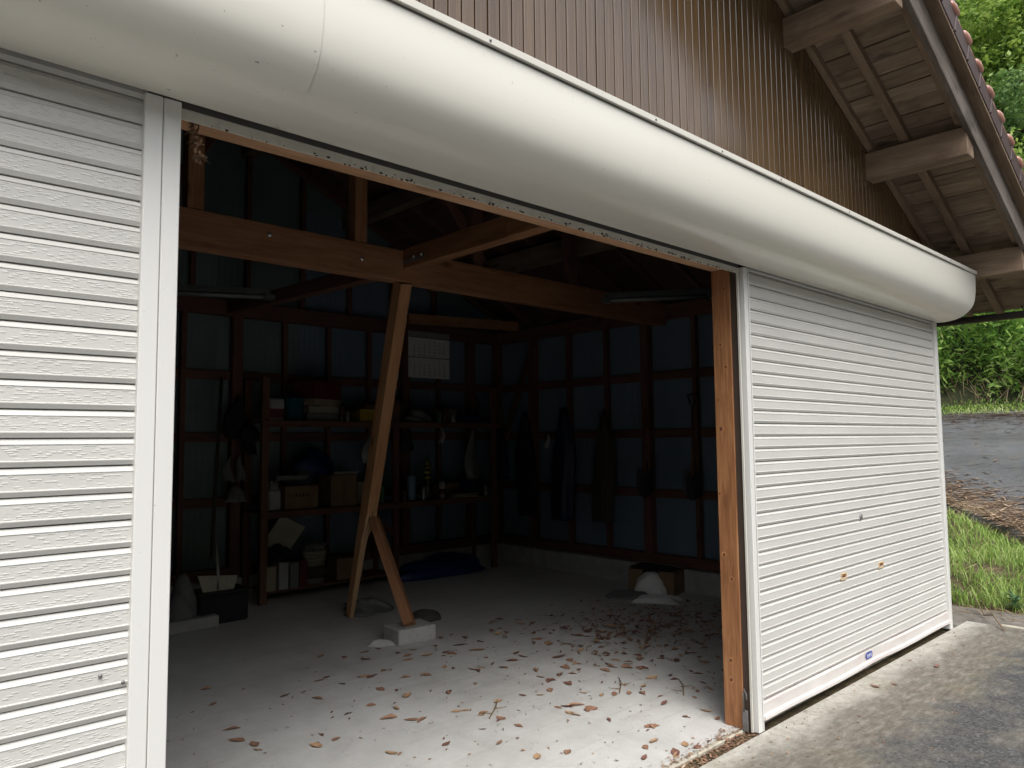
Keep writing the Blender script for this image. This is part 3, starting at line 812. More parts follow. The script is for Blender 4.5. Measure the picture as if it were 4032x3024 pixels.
# ---- gable wall with its boards
V = [(-2.5, 0.055, 2.55), (6.95, 0.055, 2.55), (6.95, 0.055, zg(6.95) + 0.08), (RIDGE, 0.055, zg(RIDGE) + 0.08), (-2.5, 0.055, zg(RIDGE) - SL * (RIDGE + 2.5) + 0.08)]
V2 = [(x, 0.075, z) for x, y, z in V]
F = [(0, 1, 2, 3, 4), (9, 8, 7, 6, 5)] + [(i, (i + 1) % 5, 5 + (i + 1) % 5, 5 + i) for i in range(5)]
gw = part('gable_wall', mesh('gable_wall', V + V2, F, M_CLADG), G)
PB = 0.0671
i0 = int((-2.5 - 1.901) / PB)
x = 1.901 + i0 * PB
idx = i0
strip_bm = bmesh.new()
while x < 6.93:
    x1 = min(x + PB, 6.95)
    seam = (idx % 10 == 0)
    a, b = x + (0.0060 if seam else 0.0038), x1 - (0.0030)
    za = min(zg(a), zg(RIDGE) - SL * abs(a - RIDGE)) + 0.04
    zb = min(zg(b), zg(RIDGE) - SL * abs(b - RIDGE)) + 0.04
    yf, yb, e = 0.036, 0.054, 0.0028
    P = [(a, yb), (a, yf + e), (a + e, yf), (b - e, yf), (b, yf + e), (b, yb)]
    def zt(px): return za + (zb - za) * (px - a) / (b - a)
    V = [(px, py, 2.9) for px, py in P] + [(px, py, zt(px)) for px, py in P]
    F = [(i, i + 1, 7 + i, 6 + i) for i in range(5)] + [(6, 7, 8, 9, 10, 11)]
    if x > 1.0:
        part('cladding_board', mesh('cladding_board', V, F, M_CLAD), gw)
    else:
        vv = [strip_bm.verts.new(p) for p in V]
        for f in F: strip_bm.faces.new([vv[q] for q in f])
    x += PB
    idx += 1
o = part('cladding', bm_mesh('cladding', strip_bm, M_CLAD), gw)
o['kind'] = 'stuff'

# ---- roof
def slope_pt(x, y, off): return (x, y, zg(x) + off)
bm = bmesh.new()
def slab(bm, xa, xb, ya, yb, o0, o1):
    f = (lambda x: zg(x)) if xa >= RIDGE - 0.01 else (lambda x: zg(RIDGE) - SL * (RIDGE - x))
    vs = [bm.verts.new((x, y, f(x) + o)) for o in (o0, o1) for x, y in ((xa, ya), (xb, ya), (xb, yb), (xa, yb))]
    for q in ((0, 3, 2, 1), (4, 5, 6, 7), (0, 1, 5, 4), (1, 2, 6, 5), (2, 3, 7, 6), (3, 0, 4, 7)):
        bm.faces.new([vs[i] for i in q])
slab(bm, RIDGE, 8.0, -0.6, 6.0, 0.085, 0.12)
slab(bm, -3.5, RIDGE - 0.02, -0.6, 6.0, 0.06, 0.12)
roof = part('roof', bm_mesh('roof', bm, W_DECK_DIM), G, None, 'tiled gable roof with a deep boarded overhang')
bm = bmesh.new()
slab(bm, RIDGE, 8.08, -0.60, 6.05, 0.125, 0.24)
slab(bm, -3.6, RIDGE - 0.02, -0.60, 6.05, 0.125, 0.24)
part('tile_field', bm_mesh('tile_field', bm, M_TILE), roof)
# soffit boards run along y, seen from below outside and in
cs = 1 / math.sqrt(1 + SL * SL)
x = RIDGE + 0.05
while x < 7.98:
    wdt = rnd.uniform(0.125, 0.150)
    x1 = min(x + wdt * cs, 8.0)
    th = math.atan(SL)
    xm = (x + x1) / 2
    d = rnd.uniform(-0.003, 0.003)
    w = (x1 - x) / cs - rnd.choice((0.004, 0.005, 0.007))
    p0, p1 = Vector((xm, -0.615 + rnd.uniform(-0.004, 0.004), zg(xm) + 0.067 + d)), Vector((xm, 5.9, zg(xm) + 0.067 + d))
    pm = Vector((xm, 0.06, p0.z))
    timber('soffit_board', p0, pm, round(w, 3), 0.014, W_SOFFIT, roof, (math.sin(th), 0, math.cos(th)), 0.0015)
    timber('dimmed_roof_board', Vector((xm, 0.062, p0.z)), p1, round(w, 3), 0.014, W_DECK_DIM, roof, (math.sin(th), 0, math.cos(th)), 0.0015)  # indoor run of the same boards: unweathered wood, darkened for the dim roof space
    x = x1
# rafters run down the slope
ry = [(0.012, 0.045), (-0.232, 0.062), (-0.592, 0.05)] + [(0.46 + 0.455 * k, 0.05) for k in range(12)]
rup = (SL * cs, 0, cs)
for y, w in ry:
    xe = 7.95 if y > -0.5 else 7.98
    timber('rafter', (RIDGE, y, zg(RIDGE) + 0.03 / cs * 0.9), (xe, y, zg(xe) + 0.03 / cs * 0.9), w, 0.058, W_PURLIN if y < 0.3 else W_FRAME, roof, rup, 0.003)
for k in range(12):
    y = 0.46 + 0.455 * k
    timber('rafter', (RIDGE - 0.03, y, zg(RIDGE) + 0.02), (-2.9, y, zg(RIDGE) - SL * (RIDGE + 2.9) + 0.02), 0.05, 0.06, W_FRAME, roof, (-SL * cs, 0, cs), 0.003)
# purlins
for xc, zb, w in ((2.25, 5.10, 0.12), (3.27, 4.655, 0.12), (4.497, 4.088, 0.122), (5.741, 3.505, 0.135), (7.04, 2.893, 0.135)):
    zt = zg(xc) - 0.008 if xc > 2.3 else zg(2.25) - 0.03
    zt = min(zt, zb + 0.2)
    timber('purlin', (xc, -0.64, (zb + zt) / 2), (xc, 5.9, (zb + zt) / 2), w, zt - zb, W_PURLIN, roof, (0, 0, 1), 0.004)
for xc in (1.23, 0.0, -1.24, -2.4):
    zt = zg(RIDGE) - SL * (RIDGE - xc) - 0.01
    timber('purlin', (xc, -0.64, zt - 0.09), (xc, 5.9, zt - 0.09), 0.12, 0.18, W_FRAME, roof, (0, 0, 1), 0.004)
# bargeboard, verge strip
def along(name, xa, xb, y0, y1, o0, o1, mat, bev=0.003):
    ym, om = (y0 + y1) / 2, (o0 + o1) / 2
    return timber(name, (xa, ym, zg(xa) + om), (xb, ym, zg(xb) + om), y1 - y0, (o1 - o0) * cs, mat, roof, rup, bev)
along('bargeboard', RIDGE, 8.0, -0.665, -0.628, -0.088, 0.125, W_BARGE)
along('verge_board', RIDGE, 8.02, -0.735, -0.60, 0.128, 0.150, W_PURLIN)
along('verge_trim', RIDGE, 8.0, -0.6275, -0.618, -0.030, 0.05, W_SOFFIT)
# verge tiles
def tile_meshes():
    th = math.atan(SL)
    Lt, step = 0.285, 0.2586
    bm = bmesh.new()
    # side skirt, top plate, lower lip
    bm_box(bm, (0, -0.018, -0.142), (Lt, 0.0, 0.0), 0.004)
    bm_box(bm, (0, 0.0, -0.014), (Lt, 0.26, 0.004), 0.003)
    bm_box(bm, (Lt - 0.02, -0.024, -0.142), (Lt + 0.004, -0.001, 0.0), 0.004)
    skirt = bm_mesh('roof_tile', bm, M_TILED)
    bm = bmesh.new()
    bm_tube(bm, [(0.0, -0.004, 0.0), (Lt * 0.62, -0.004, 0.0)], 0.016, 10)
    edge = bm_mesh('tile_edge', bm, M_TILE)
    bm = bmesh.new()
    bm_tube(bm, [(Lt * 0.60, -0.004, 0.008), (Lt * 0.66, -0.004, 0.012), (Lt * 0.80, -0.004, 0.016), (Lt * 0.97, -0.004, 0.014), (Lt + 0.012, -0.004, 0.008)], [0.014, 0.028, 0.035, 0.035, 0.026], 12)
    roll = bm_mesh('tile_roll', bm, M_TILE)
    return skirt, edge, roll, step, th
skirt, edge, roll, step, th = tile_meshes()
xt = RIDGE + 0.05
# phase so that one roll sits near x = 5.53
ph = (5.43 - xt) % (step * cs)
xt += ph - step * cs
rt = random.Random(3)
while xt < 7.9:
    M = Matrix.Translation((xt, -0.722, zg(xt) + 0.305)) @ Matrix.Rotation(th - math.radians(1.6) + rt.uniform(-0.006, 0.006), 4, 'Y')
    t = part('roof_tile', skirt, roof, M)
    part('tile_edge', edge, t, M)
    part('tile_roll', roll, t, M)
    xt += step * cs
# gutter along the right eave, with brackets
bm = bmesh.new()
pr = [(0.055 * math.cos(a), 0.06 * math.sin(a)) for a in [PI + PI * k / 10 for k in range(11)]]
for y0 in (-0.66,):
    a = [bm.verts.new((8.10 + px, y0, 2.725 + pz)) for px, pz in pr]
    b = [bm.verts.new((8.10 + px, 6.1, 2.725 + pz)) for px, pz in pr]
    for k in range(10): bm.faces.new((a[k], a[k + 1], b[k + 1], b[k]))
    bm.faces.new(a)
bm.normal_update(); bmesh.ops.solidify(bm, geom=bm.faces[:], thickness=0.003)
gut = part('gutter', bm_mesh('gutter', bm, M_GUTTER), G)
for y in (-0.4, 0.5, 1.4, 2.3, 3.2):
    bm = bmesh.new()
    bm_tube(bm, [(7.95, y, 2.76), (8.03, y, 2.70), (8.06, y, 2.665), (8.1, y, 2.658), (8.15, y, 2.68), (8.165, y, 2.73)], 0.006, 6)
    part('gutter_bracket', bm_mesh('gutter_bracket', bm, M_GUTTER), gut)

# ---- walls inside
def corr_panel(name, w, z0, z1, mat):
    """vertical ribbed sheet, local x across, faces -y"""
    V, F = [], []
    n = int(w / 0.032)
    for i in range(n + 1):
        px = i * w / n
        py = 0.0022 if i % 2 else 0.0
        V += [(px, py, z0), (px, py, z1)]
    for i in range(n):
        F.append((2 * i, 2 * i + 2, 2 * i + 3, 2 * i + 1))
    return mesh(name, V, F, mat)
V = [(-2.5, 5.56, 0), (6.95, 5.56, 0), (6.95, 5.56, zg(6.95) + 0.08), (RIDGE, 5.56, zg(RIDGE) + 0.08), (-2.5, 5.56, zg(RIDGE) - SL * (RIDGE + 2.5) + 0.08)]
V2 = [(x, 5.58, z) for x, y, z in V]
F = [(0, 1, 2, 3, 4), (9, 8, 7, 6, 5)] + [(i, (i + 1) % 5, 5 + (i + 1) % 5, 5 + i) for i in range(5)]
bw = part('back_wall', mesh('back_wall', V + V2, F, M_PANELG), G)
for k, xa in enumerate(np.arange(-2.48, 6.9, 0.91)):
    w = min(0.905, 6.93 - xa)
    top = min(zg(max(xa, RIDGE)), zg(max(xa + w, RIDGE)), zg(RIDGE) - SL * max(0, RIDGE - xa)) + 0.05
    g = xa + 0.45 < 3.75
    part('wall_panel', corr_panel('wall_panel', w, 0.2, max(3.0, top), M_PANELG if g else M_PANEL), bw, Matrix.Translation((xa, 5.545, 0)))
def vtimber(parent, x, y, z0, z1, wx, wy, mat, name='stud'):
    return timber(name, (x, y, z0), (x, y, z1), wy, wx, mat, parent, (1, 0, 0), 0.003)
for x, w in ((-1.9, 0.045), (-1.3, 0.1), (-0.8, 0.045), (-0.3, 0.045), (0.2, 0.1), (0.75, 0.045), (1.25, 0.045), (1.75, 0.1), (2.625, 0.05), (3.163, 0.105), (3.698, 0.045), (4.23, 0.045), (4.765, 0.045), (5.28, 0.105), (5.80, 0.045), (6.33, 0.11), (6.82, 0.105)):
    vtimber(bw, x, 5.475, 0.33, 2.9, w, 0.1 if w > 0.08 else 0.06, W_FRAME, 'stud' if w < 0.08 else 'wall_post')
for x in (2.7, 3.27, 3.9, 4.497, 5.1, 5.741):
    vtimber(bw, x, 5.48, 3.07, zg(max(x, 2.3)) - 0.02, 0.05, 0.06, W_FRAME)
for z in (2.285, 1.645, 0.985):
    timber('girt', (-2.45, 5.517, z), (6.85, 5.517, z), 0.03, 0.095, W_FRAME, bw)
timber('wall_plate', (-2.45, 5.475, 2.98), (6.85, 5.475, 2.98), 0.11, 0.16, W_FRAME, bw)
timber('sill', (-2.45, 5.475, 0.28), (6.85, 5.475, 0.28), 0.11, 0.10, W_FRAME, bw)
sw = part('side_wall', box_me('side_wall', (6.915, 0.08, 0.0), (6.93, 5.56, 3.12), M_PANEL), G)
for k, ya in enumerate(np.arange(0.2, 5.4, 0.91)):
    w = min(0.905, 5.54 - ya)
    part('wall_panel', corr_panel('wall_panel', w, 0.2, 3.1, M_PANEL), sw, Matrix.Translation((6.885, ya + w, 0)) @ Matrix.Rotation(math.radians(-90), 4, 'Z'))
for y, w in ((0.8, 0.045), (1.45, 0.045), (2.32, 0.05), (2.96, 0.105), (3.54, 0.05), (4.14, 0.055), (4.78, 0.10)):
    timber('stud' if w < 0.08 else 'wall_post', (6.83, y, 0.33), (6.83, y, 2.9), 0.1 if w > 0.08 else 0.07, w, W_FRAME, sw, (0, 1, 0), 0.003)
for z in (2.285, 1.645, 0.985):
    timber('girt', (6.868, 0.2, z), (6.868, 5.42, z), 0.03, 0.095, W_FRAME, sw)
timber('wall_plate', (6.83, 0.21, 2.98), (6.83, 5.42, 2.98), 0.11, 0.16, W_FRAME, sw)
timber('sill', (6.83, 0.21, 0.28), (6.83, 5.42, 0.28), 0.11, 0.10, W_FRAME, sw)
timber('brace', (6.80, 4.72, 2.9), (6.80, 5.36, 1.5), 0.035, 0.09, W_FRAME, sw, (0, 1, 0))
lw = part('far_side_wall', box_me('far_side_wall', (-2.52, 0.06, 0.0), (-2.5, 5.58, 3.2), M_PANELG), G)
part('footing', box_me('footing', (6.655, 0.21, -0.02), (6.95, 5.56, 0.228), M_FOUND, 0.006), G)
part('footing', box_me('footing', (-2.52, 5.38, -0.02), (6.653, 5.56, 0.228), M_FOUND, 0.006), G)
# ---- beams
timber('main_beam', (-2.4, 2.71, 2.955), (6.8, 2.71, 2.955), 0.12, 0.245, W_BEAM, G)
timber('cross_beam', (3.352, 0.2, 3.03), (3.352, 1.45, 3.03), 0.115, 0.20, W_BEAM, G)
timber('cross_beam', (3.352, 1.452, 3.008), (3.352, 2.65, 3.008), 0.105, 0.155, W_BEAM, G)
timber('cross_beam', (3.08, 5.42, 2.975), (3.12, 2.77, 2.90), 0.1, 0.12, W_FRAME, G)
timber('corner_brace', (5.25, 5.36, 3.09), (6.79, 5.03, 3.10), 0.06, 0.125, W_BEAM, G)
M_BOLT = flat('bright_bolt', (0.6, 0.6, 0.58), 0.35, 0.1, 20, 0, 0.5, 0.7)
for y in (2.50, 2.40):
    bm = bmesh.new(); bm_lathe(bm, [(0.014, 0), (0.012, 0.01), (0.001, 0.012)], 8)
    part('bolt', bm_mesh('bolt', bm, M_BOLT), G, Matrix.Translation((3.298, y, 3.0)) @ Matrix.Rotation(math.radians(-90), 4, 'Y'))
part('metal_strap', box_me('metal_strap', (3.294, 2.36, 2.965), (3.298, 2.64, 3.0), M_STEELG), G)
for x, z in ((2.93, 2.95), (2.2, 3.0)):
    bm = bmesh.new(); bm_lathe(bm, [(0.018, 0), (0.015, 0.01), (0.001, 0.013)], 8)
    part('bolt', bm_mesh('bolt', bm, M_BOLT), G, Matrix.Translation((x, 2.649, z)) @ Matrix.Rotation(math.radians(90), 4, 'X'))
for x, top in ((1.71, zg(RIDGE) - 0.3), (2.93, zg(2.93) - 0.1), (4.09, zg(4.09) - 0.05), (5.30, zg(5.3) - 0.02), (0.5, 4.3), (-0.8, 3.7)):
    timber('king_post', (x, 2.71, 3.08), (x, 2.71, top), 0.1, 0.105, W_BEAM if x < 3 else W_FRAME, G, (1, 0, 0))
timber('roof_brace', (1.76, 4.3, 3.2), (2.6, 3.6, 4.7), 0.03, 0.09, W_FRAME, G)
timber('roof_brace', (4.3, 2.8, 3.1), (3.3, 2.8, 4.4), 0.03, 0.09, W_FRAME, G, (0, 1, 0))

# ================================================================== THE BROKEN PROP
pr_ = thing('broken_prop', 'leaning snapped wooden prop under the main beam', 'wooden post', (3.62, 3.9, 0.0))
T0, T1 = Vector((3.335, 2.705, 2.835)), Vector((3.625, 3.9, 0.01))
def at(t): return T0 + (T1 - T0) * t
ax = (T1 - T0).normalized()
sx = Vector((0, 1, 0)).cross(ax).normalized()      # roughly along x
sy = ax.cross(sx)
if sx.x < 0: sx = -sx
sy = Vector((sy.x, sy.y, sy.z))
if sy.y < 0: sy = -sy
W2 = 0.0525
def ring(t, l, r, f, b): # left,right (sx), front(-sy), back(+sy)
    c = at(t)
    return [c + sx * l + sy * f, c + sx * r + sy * f, c + sx * r + sy * b, c + sx * l + sy * b]
rings = [ring(0, -W2, W2, -W2, W2), ring(0.45, -W2, W2, -W2, W2), ring(0.655, -W2, W2, -W2, W2), ring(0.70, -W2, 0.030, -0.046, W2), ring(0.735, -W2, 0.010, -0.03, W2), ring(0.80, -W2, 0.004, -0.026, W2), ring(0.9, -0.050, 0.0, -0.022, W2), ring(1.0, -0.045, -0.006, -0.018, 0.05)]
V = [p for r in rings for p in r]
F, mi = [(3, 2, 1, 0)], [0]
nr = len(rings)
for i in range(nr - 1):
    for k in range(4):
        F.append((i * 4 + k, i * 4 + (k + 1) % 4, (i + 1) * 4 + (k + 1) % 4, (i + 1) * 4 + k))
        mi.append(1 if (i >= 2 and k == 0) else 0)
F.append(tuple(range((nr - 1) * 4, nr * 4))); mi.append(0)
# rebuild in a local frame so that the grain follows the shaft
q = Matrix(((ax.x, sx.x, sy.x, T0.x), (ax.y, sx.y, sy.y, T0.y), (ax.z, sx.z, sy.z, T0.z), (0, 0, 0, 1)))
qi = q.inverted()
part('shaft', mesh('shaft', [qi @ p for p in V], F, [W_PROP, W_PALE], False, mi), pr_, q)
# splinter strips standing on the break
bm = bmesh.new()
rs = random.Random(5)
for k in range(16):
    u = rs.uniform(-0.045, 0.05); t = rs.uniform(0.60, 0.70); L = rs.uniform(0.05, 0.22)
    a = at(t) + sx * u + sy * (-W2 - 0.003); b = at(t + L / 3.07) + sx * (u - 0.02) + sy * (-W2 + 0.004 + rs.uniform(0, 0.02))
    bm_tube(bm, [a, (a + b) / 2 - sy * 0.003, b], [0.002, rs.uniform(0.003, 0.007), 0.001], 4)
part('splinters', bm_mesh('splinters', bm, W_PALE), pr_)
s0, s1 = at(0.672) + sx * 0.02 - sy * 0.075, Vector((3.50, 2.84, 0.135))
d = (s1 - s0).normalized()
timber('snapped_piece', s0, s1, 0.105, 0.078, W_BEAM, pr_, (0.6, -0.75, 0.2), 0.004)
bm = bmesh.new()
for k in range(22):
    a = s0 + Vector((rs.uniform(-0.05, 0.05), rs.uniform(-0.05, 0.05), rs.uniform(-0.06, 0.03)))
    b = a + Vector((rs.uniform(-0.02, 0.02), rs.uniform(-0.02, 0.02), rs.uniform(0.03, 0.10)))
    bm_tube(bm, [a, b], [0.006, 0.001], 4)
part('torn_fibres', bm_mesh('torn_fibres', bm, W_PROP), pr_)
# concrete block under the piece and its broken corner
M_BLOCK = flat('pale_concrete_block', (0.42, 0.41, 0.385), 0.85, 0.12, 9, 0.3, 0.3, 0, 0.4, (0.22, 0.2, 0.17))
bm = bmesh.new()
bm_box(bm, (-0.17, -0.125, 0), (0.17, 0.125, 0.12), 0.006)
solo('concrete_block', bm_mesh('concrete_block', bm, M_BLOCK), 'pale concrete block under the foot of the snapped wood', 'concrete block', Matrix.Translation((3.545, 2.905, 0.0)) @ Matrix.Rotation(math.radians(-5), 4, 'Z'))
bm = bmesh.new()
bmesh.ops.create_icosphere(bm, subdivisions=2, radius=1.0)
for v in bm.verts:
    v.co = Vector((v.co.x * 0.12, v.co.y * 0.05, max(0, v.co.z) * 0.06 * (1 if v.co.z < 0.5 else 0.75))) * rs.uniform(0.72, 1.12)
solo('concrete_chunk', bm_mesh('concrete_chunk', bm, M_BLOCK), 'broken concrete chunk lying against the pale block', 'rubble', Matrix.Translation((3.29, 2.93, 0.0)) @ Matrix.Rotation(math.radians(-35), 4, 'Z'))

# ================================================================== STORAGE INSIDE
W_SHELF = wood('shelf_wood', (0.085, 0.036, 0.022), (0.13, 0.060, 0.036), (0.17, 0.085, 0.05), 0.65, 0.5, 0.3)
sh = thing('storage_shelf', 'long homemade wooden shelf against the back wall', 'shelf', (4.8, 5.2, 0))
for x in (3.262, 4.815, 6.30):
    for y in (4.985, 5.40):
        top = 2.24 if x < 4 else (2.05 if x < 5 else 2.26)
        timber('upright', (x, y, 0.0 if x < 6.0 else 0.0), (x, y, top), 0.05, 0.075, W_SHELF, sh, (1, 0, 0), 0.003)
for z in (1.778, 0.872):
    for k, y in enumerate((5.02, 5.13, 5.24, 5.35)):
        timber('shelf_board', (3.22, y, z + 0.018), (6.40, y, z + 0.018), 0.105, 0.02, W_SHELF, sh, (0, 0, 1), 0.002)
    timber('shelf_rail', (3.22, 4.952, z - 0.005), (6.40, 4.952, z - 0.005), 0.022, 0.065, W_SHELF, sh, (0, 0, 1), 0.002)
timber('shelf_board', (3.3, 5.15, 0.115), (4.79, 5.15, 0.115), 0.4, 0.02, W_SHELF, sh, (0, 0, 1), 0.002)
timber('shelf_strut', (4.35, 4.94, 0.86), (4.78, 4.94, 0.55), 0.02, 0.06, W_SHELF, sh)

def C(name, color, rough=0.6, **k): return flat(name, tuple(c_ * 0.6 for c_ in color), rough, **k)
M_RED = C('red_carton_print', (0.17, 0.022, 0.03)); M_CARD = C('brown_cardboard', (0.30, 0.185, 0.105), 0.8); M_CARDP = C('pale_cardboard', (0.42, 0.35, 0.24), 0.8)
M_WHITE = C('white_plastic', (0.50, 0.50, 0.47), 0.4); M_TEAL = C('teal_plastic', (0.025, 0.13, 0.17), 0.35); M_YEL = C('yellow_plastic', (0.50, 0.34, 0.03), 0.45)
M_BLACK = C('black_cloth', (0.025, 0.025, 0.027), 0.9, bump=0.4); M_GREY = C('grey_cloth', (0.24, 0.24, 0.23), 0.9, bump=0.4); M_NAVY = C('navy_rainwear', (0.018, 0.028, 0.085), 0.5, bump=0.2)
M_PURP = C('dark_purple_cloth', (0.04, 0.026, 0.06), 0.85, bump=0.3); M_KHAKI = C('khaki_cloth', (0.08, 0.068, 0.05), 0.9, bump=0.3)
M_BLUE = C('blue_tarpaulin', (0.02, 0.045, 0.18), 0.4, bump=0.3); M_CLEAR = C('cloudy_plastic_bag', (0.22, 0.23, 0.22), 0.35, bump=0.4)
M_INK = C('black_print', (0.02, 0.018, 0.018), 0.7); M_CREAM = C('yellowed_plastic', (0.50, 0.46, 0.33), 0.45); M_IRON = C('dark_iron', (0.035, 0.034, 0.036), 0.5, dirt=0.5, dirtc=(0.10, 0.06, 0.04))
M_PAPER = C('calendar_paper', (1.0, 1.0, 0.96), 0.8, var=0.04); M_STRIPE = C('yellow_label', (0.48, 0.38, 0.10), 0.5)
ZT, ZM = 1.807, 0.901          # tops of the two shelves
def carton(loc, sz, rot, mat, label, band=None, flaps=False, cat='box', ink=None, name='carton'):
    t = thing(name, label, cat, loc)
    M = Matrix.Translation(loc) @ Matrix.Rotation(rot, 4, 'Z')
    w, d, h = sz
    part('carton_body', box_me('carton_body', (-w / 2, -d / 2, 0), (w / 2, d / 2, h), mat, 0.004), t, M)
    if band:
        bm = bmesh.new(); bm_box(bm, (-w / 2 - 0.002, -d / 2 - 0.002, 0), (w / 2 + 0.002, d / 2 + 0.002, h * band[0]), 0.002)
        part('carton_tray', bm_mesh('carton_tray', bm, band[1]), t, M)
    part('lid_flap', box_me('lid_flap', (-w / 2, -d / 2 + 0.004, h), (w / 2, -0.003, h + 0.004), mat), t, M)
    part('lid_flap', box_me('lid_flap', (-w / 2, 0.003, h), (w / 2, d / 2 - 0.004, h + 0.004), mat), t, M)
    if ink:
        bm = bmesh.new()
        r = random.Random(int(loc[0] * 1000))
        for k in range(9):
            if ink == 'v':
                z = h * (0.82 - k * 0.078); a = r.uniform(-0.016, 0.0)
                bm_box(bm, (a, -d / 2 - 0.0015, z - 0.006), (a + r.uniform(0.012, 0.03), -d / 2 - 0.0002, z))
                if k % 2: bm_box(bm, (-0.003, -d / 2 - 0.0015, z - 0.02), (0.003, -d / 2 - 0.0002, z + 0.004))
            else:
                x = -w * 0.25 + k * w * 0.055
                bm_box(bm, (x, -d / 2 - 0.0015, h * 0.55), (x + w * 0.03, -d / 2 - 0.0002, h * (0.6 + 0.12 * r.random())))
        part('carton_print', bm_mesh('carton_print', bm, M_INK), t, M)
    return t
carton((3.94, 5.18, ZT + 0.165), (0.44, 0.30, 0.26), math.radians(22), M_RED, 'red printed carton with a tan base, topmost on the shelf', (0.27, M_CARDP))
# shallow grey trays under the red carton
def tray(loc, sz, mat, label, name='plastic_tray', rim=0.012):
    w, d, h = sz
    bm = bmesh.new()
    for a, b in (((-w / 2, -d / 2, 0), (w / 2, d / 2, 0.008)), ((-w / 2, -d / 2, 0.008), (w / 2, -d / 2 + 0.008, h)), ((-w / 2, d / 2 - 0.008, 0.008), (w / 2, d / 2, h)), ((-w / 2, -d / 2 + 0.008, 0.008), (-w / 2 + 0.008, d / 2 - 0.008, h)), ((w / 2 - 0.008, -d / 2 + 0.008, 0.008), (w / 2, d / 2 - 0.008, h)), ((-w / 2 - rim, -d / 2 - rim, h), (w / 2 + rim, -d / 2 + 0.008, h + 0.01))):
        bm_box(bm, a, b, 0.002)
    return solo(name, bm_mesh(name, bm, mat), label, 'tray', Matrix.Translation(loc))
tray((3.96, 5.2, ZT), (0.42, 0.3, 0.075), M_GREY, 'grey tray on the upper shelf beneath the red carton, lower one')
tray((3.97, 5.2, ZT + 0.08), (0.38, 0.28, 0.072), M_CREAM, 'cream tray between the red carton and a grey tray')
t = thing('plastic_tub', 'white tub with a red band at the left end of the upper shelf', 'tub', (3.40, 5.1, ZT))
M = Matrix.Translation((3.40, 5.1, ZT))
part('tub_body', box_me('tub_body', (-0.08, -0.09, 0), (0.08, 0.09, 0.225), M_WHITE, 0.012), t, M)
part('tub_lid', box_me('tub_lid', (-0.085, -0.095, 0.226), (0.085, 0.095, 0.255), M_BLACK, 0.006), t, M)
part('tub_band', box_me('tub_band', (-0.082, -0.092, 0.02), (0.082, 0.092, 0.13), M_RED, 0.01), t, M)
def bucket(loc, r0, r1, h, mat, label, name='bucket', cat='bucket', rim=0.008):
    bm = bmesh.new()
    bm_lathe(bm, [(0.001, 0), (r0, 0.0), (r1, h), (r1 + rim, h), (r1 + rim, h - 0.014), (r1, h - 0.014)], 24)
    bm_lathe(bm, [(r1 - 0.004, h - 0.001), (r0 - 0.004, 0.012), (0.001, 0.012)], 24)
    return bm, Matrix.Translation(loc)
bm, M = bucket((3.63, 5.1, ZT), 0.085, 0.105, 0.24, M_TEAL, '')
t = thing('teal_bucket', 'small teal plastic bucket beside the red carton', 'bucket', (3.63, 5.1, ZT))
part('bucket_body', bm_mesh('bucket_body', bm, M_TEAL), t, M)
bm = bmesh.new(); bm_tube(bm, [(0.108 * math.cos(a), 0, 0.235 + 0.03 * math.sin(a)) for a in np.linspace(0, PI, 12)], 0.003, 6)
part('bucket_handle', bm_mesh('bucket_handle', bm, M_STEELG), t, M)
t = tray((4.50, 5.08, ZT), (0.30, 0.2, 0.125), M_YEL, 'bright yellow box on the upper shelf behind the leaning prop', 'yellow_box')
# crumpled heaps
def heap(name, loc, sz, mat, label, cat, seed, rough=0.25, sub=3, rot=0.0, flat_bottom=True):
    bm = bmesh.new()
    bmesh.ops.create_icosphere(bm, subdivisions=sub, radius=1.0)
    r = random.Random(seed)
    ph = [(r.uniform(2, 6), r.uniform(2, 6), r.uniform(2, 6), r.uniform(0, 6)) for _ in range(7)]
    for v in bm.verts:
        k = 1 + rough * sum(math.sin(a * v.co.x + b * v.co.y + c * v.co.z + d) for a, b, c, d in ph) / 4
        k += r.uniform(-rough, rough) * 0.22
        z = v.co.z
        if flat_bottom and z < 0: z *= 0.05
        v.co = Vector((v.co.x * sz[0] * k, v.co.y * sz[1] * k, max(0.0 if flat_bottom else -9, z * sz[2] * k)))
    return solo(name, bm_mesh(name, bm, mat, True), label, cat, Matrix.Translation(loc) @ Matrix.Rotation(rot, 4, 'Z'))
heap('crumpled_wrap', (5.2, 5.1, ZT), (0.17, 0.10, 0.13), M_CLEAR, 'crumpled clear wrapping on the upper shelf below the calendar', 'plastic wrap', 1, 0.5)
heap('folded_tarp', (6.05, 5.12, ZT), (0.28, 0.13, 0.12), M_BLUE, 'folded dark blue tarp at the right end of the upper shelf', 'tarp', 2, 0.2)
heap('paper_sack', (5.0, 5.2, ZT), (0.09, 0.08, 0.25), M_KHAKI, 'upright brown sack on the upper shelf right of the prop', 'bag', 3, 0.25)
heap('dark_bag', (4.3, 5.25, ZT), (0.16, 0.1, 0.17), M_BLACK, 'dark bag on the upper shelf between carton and yellow box', 'bag', 4, 0.3)
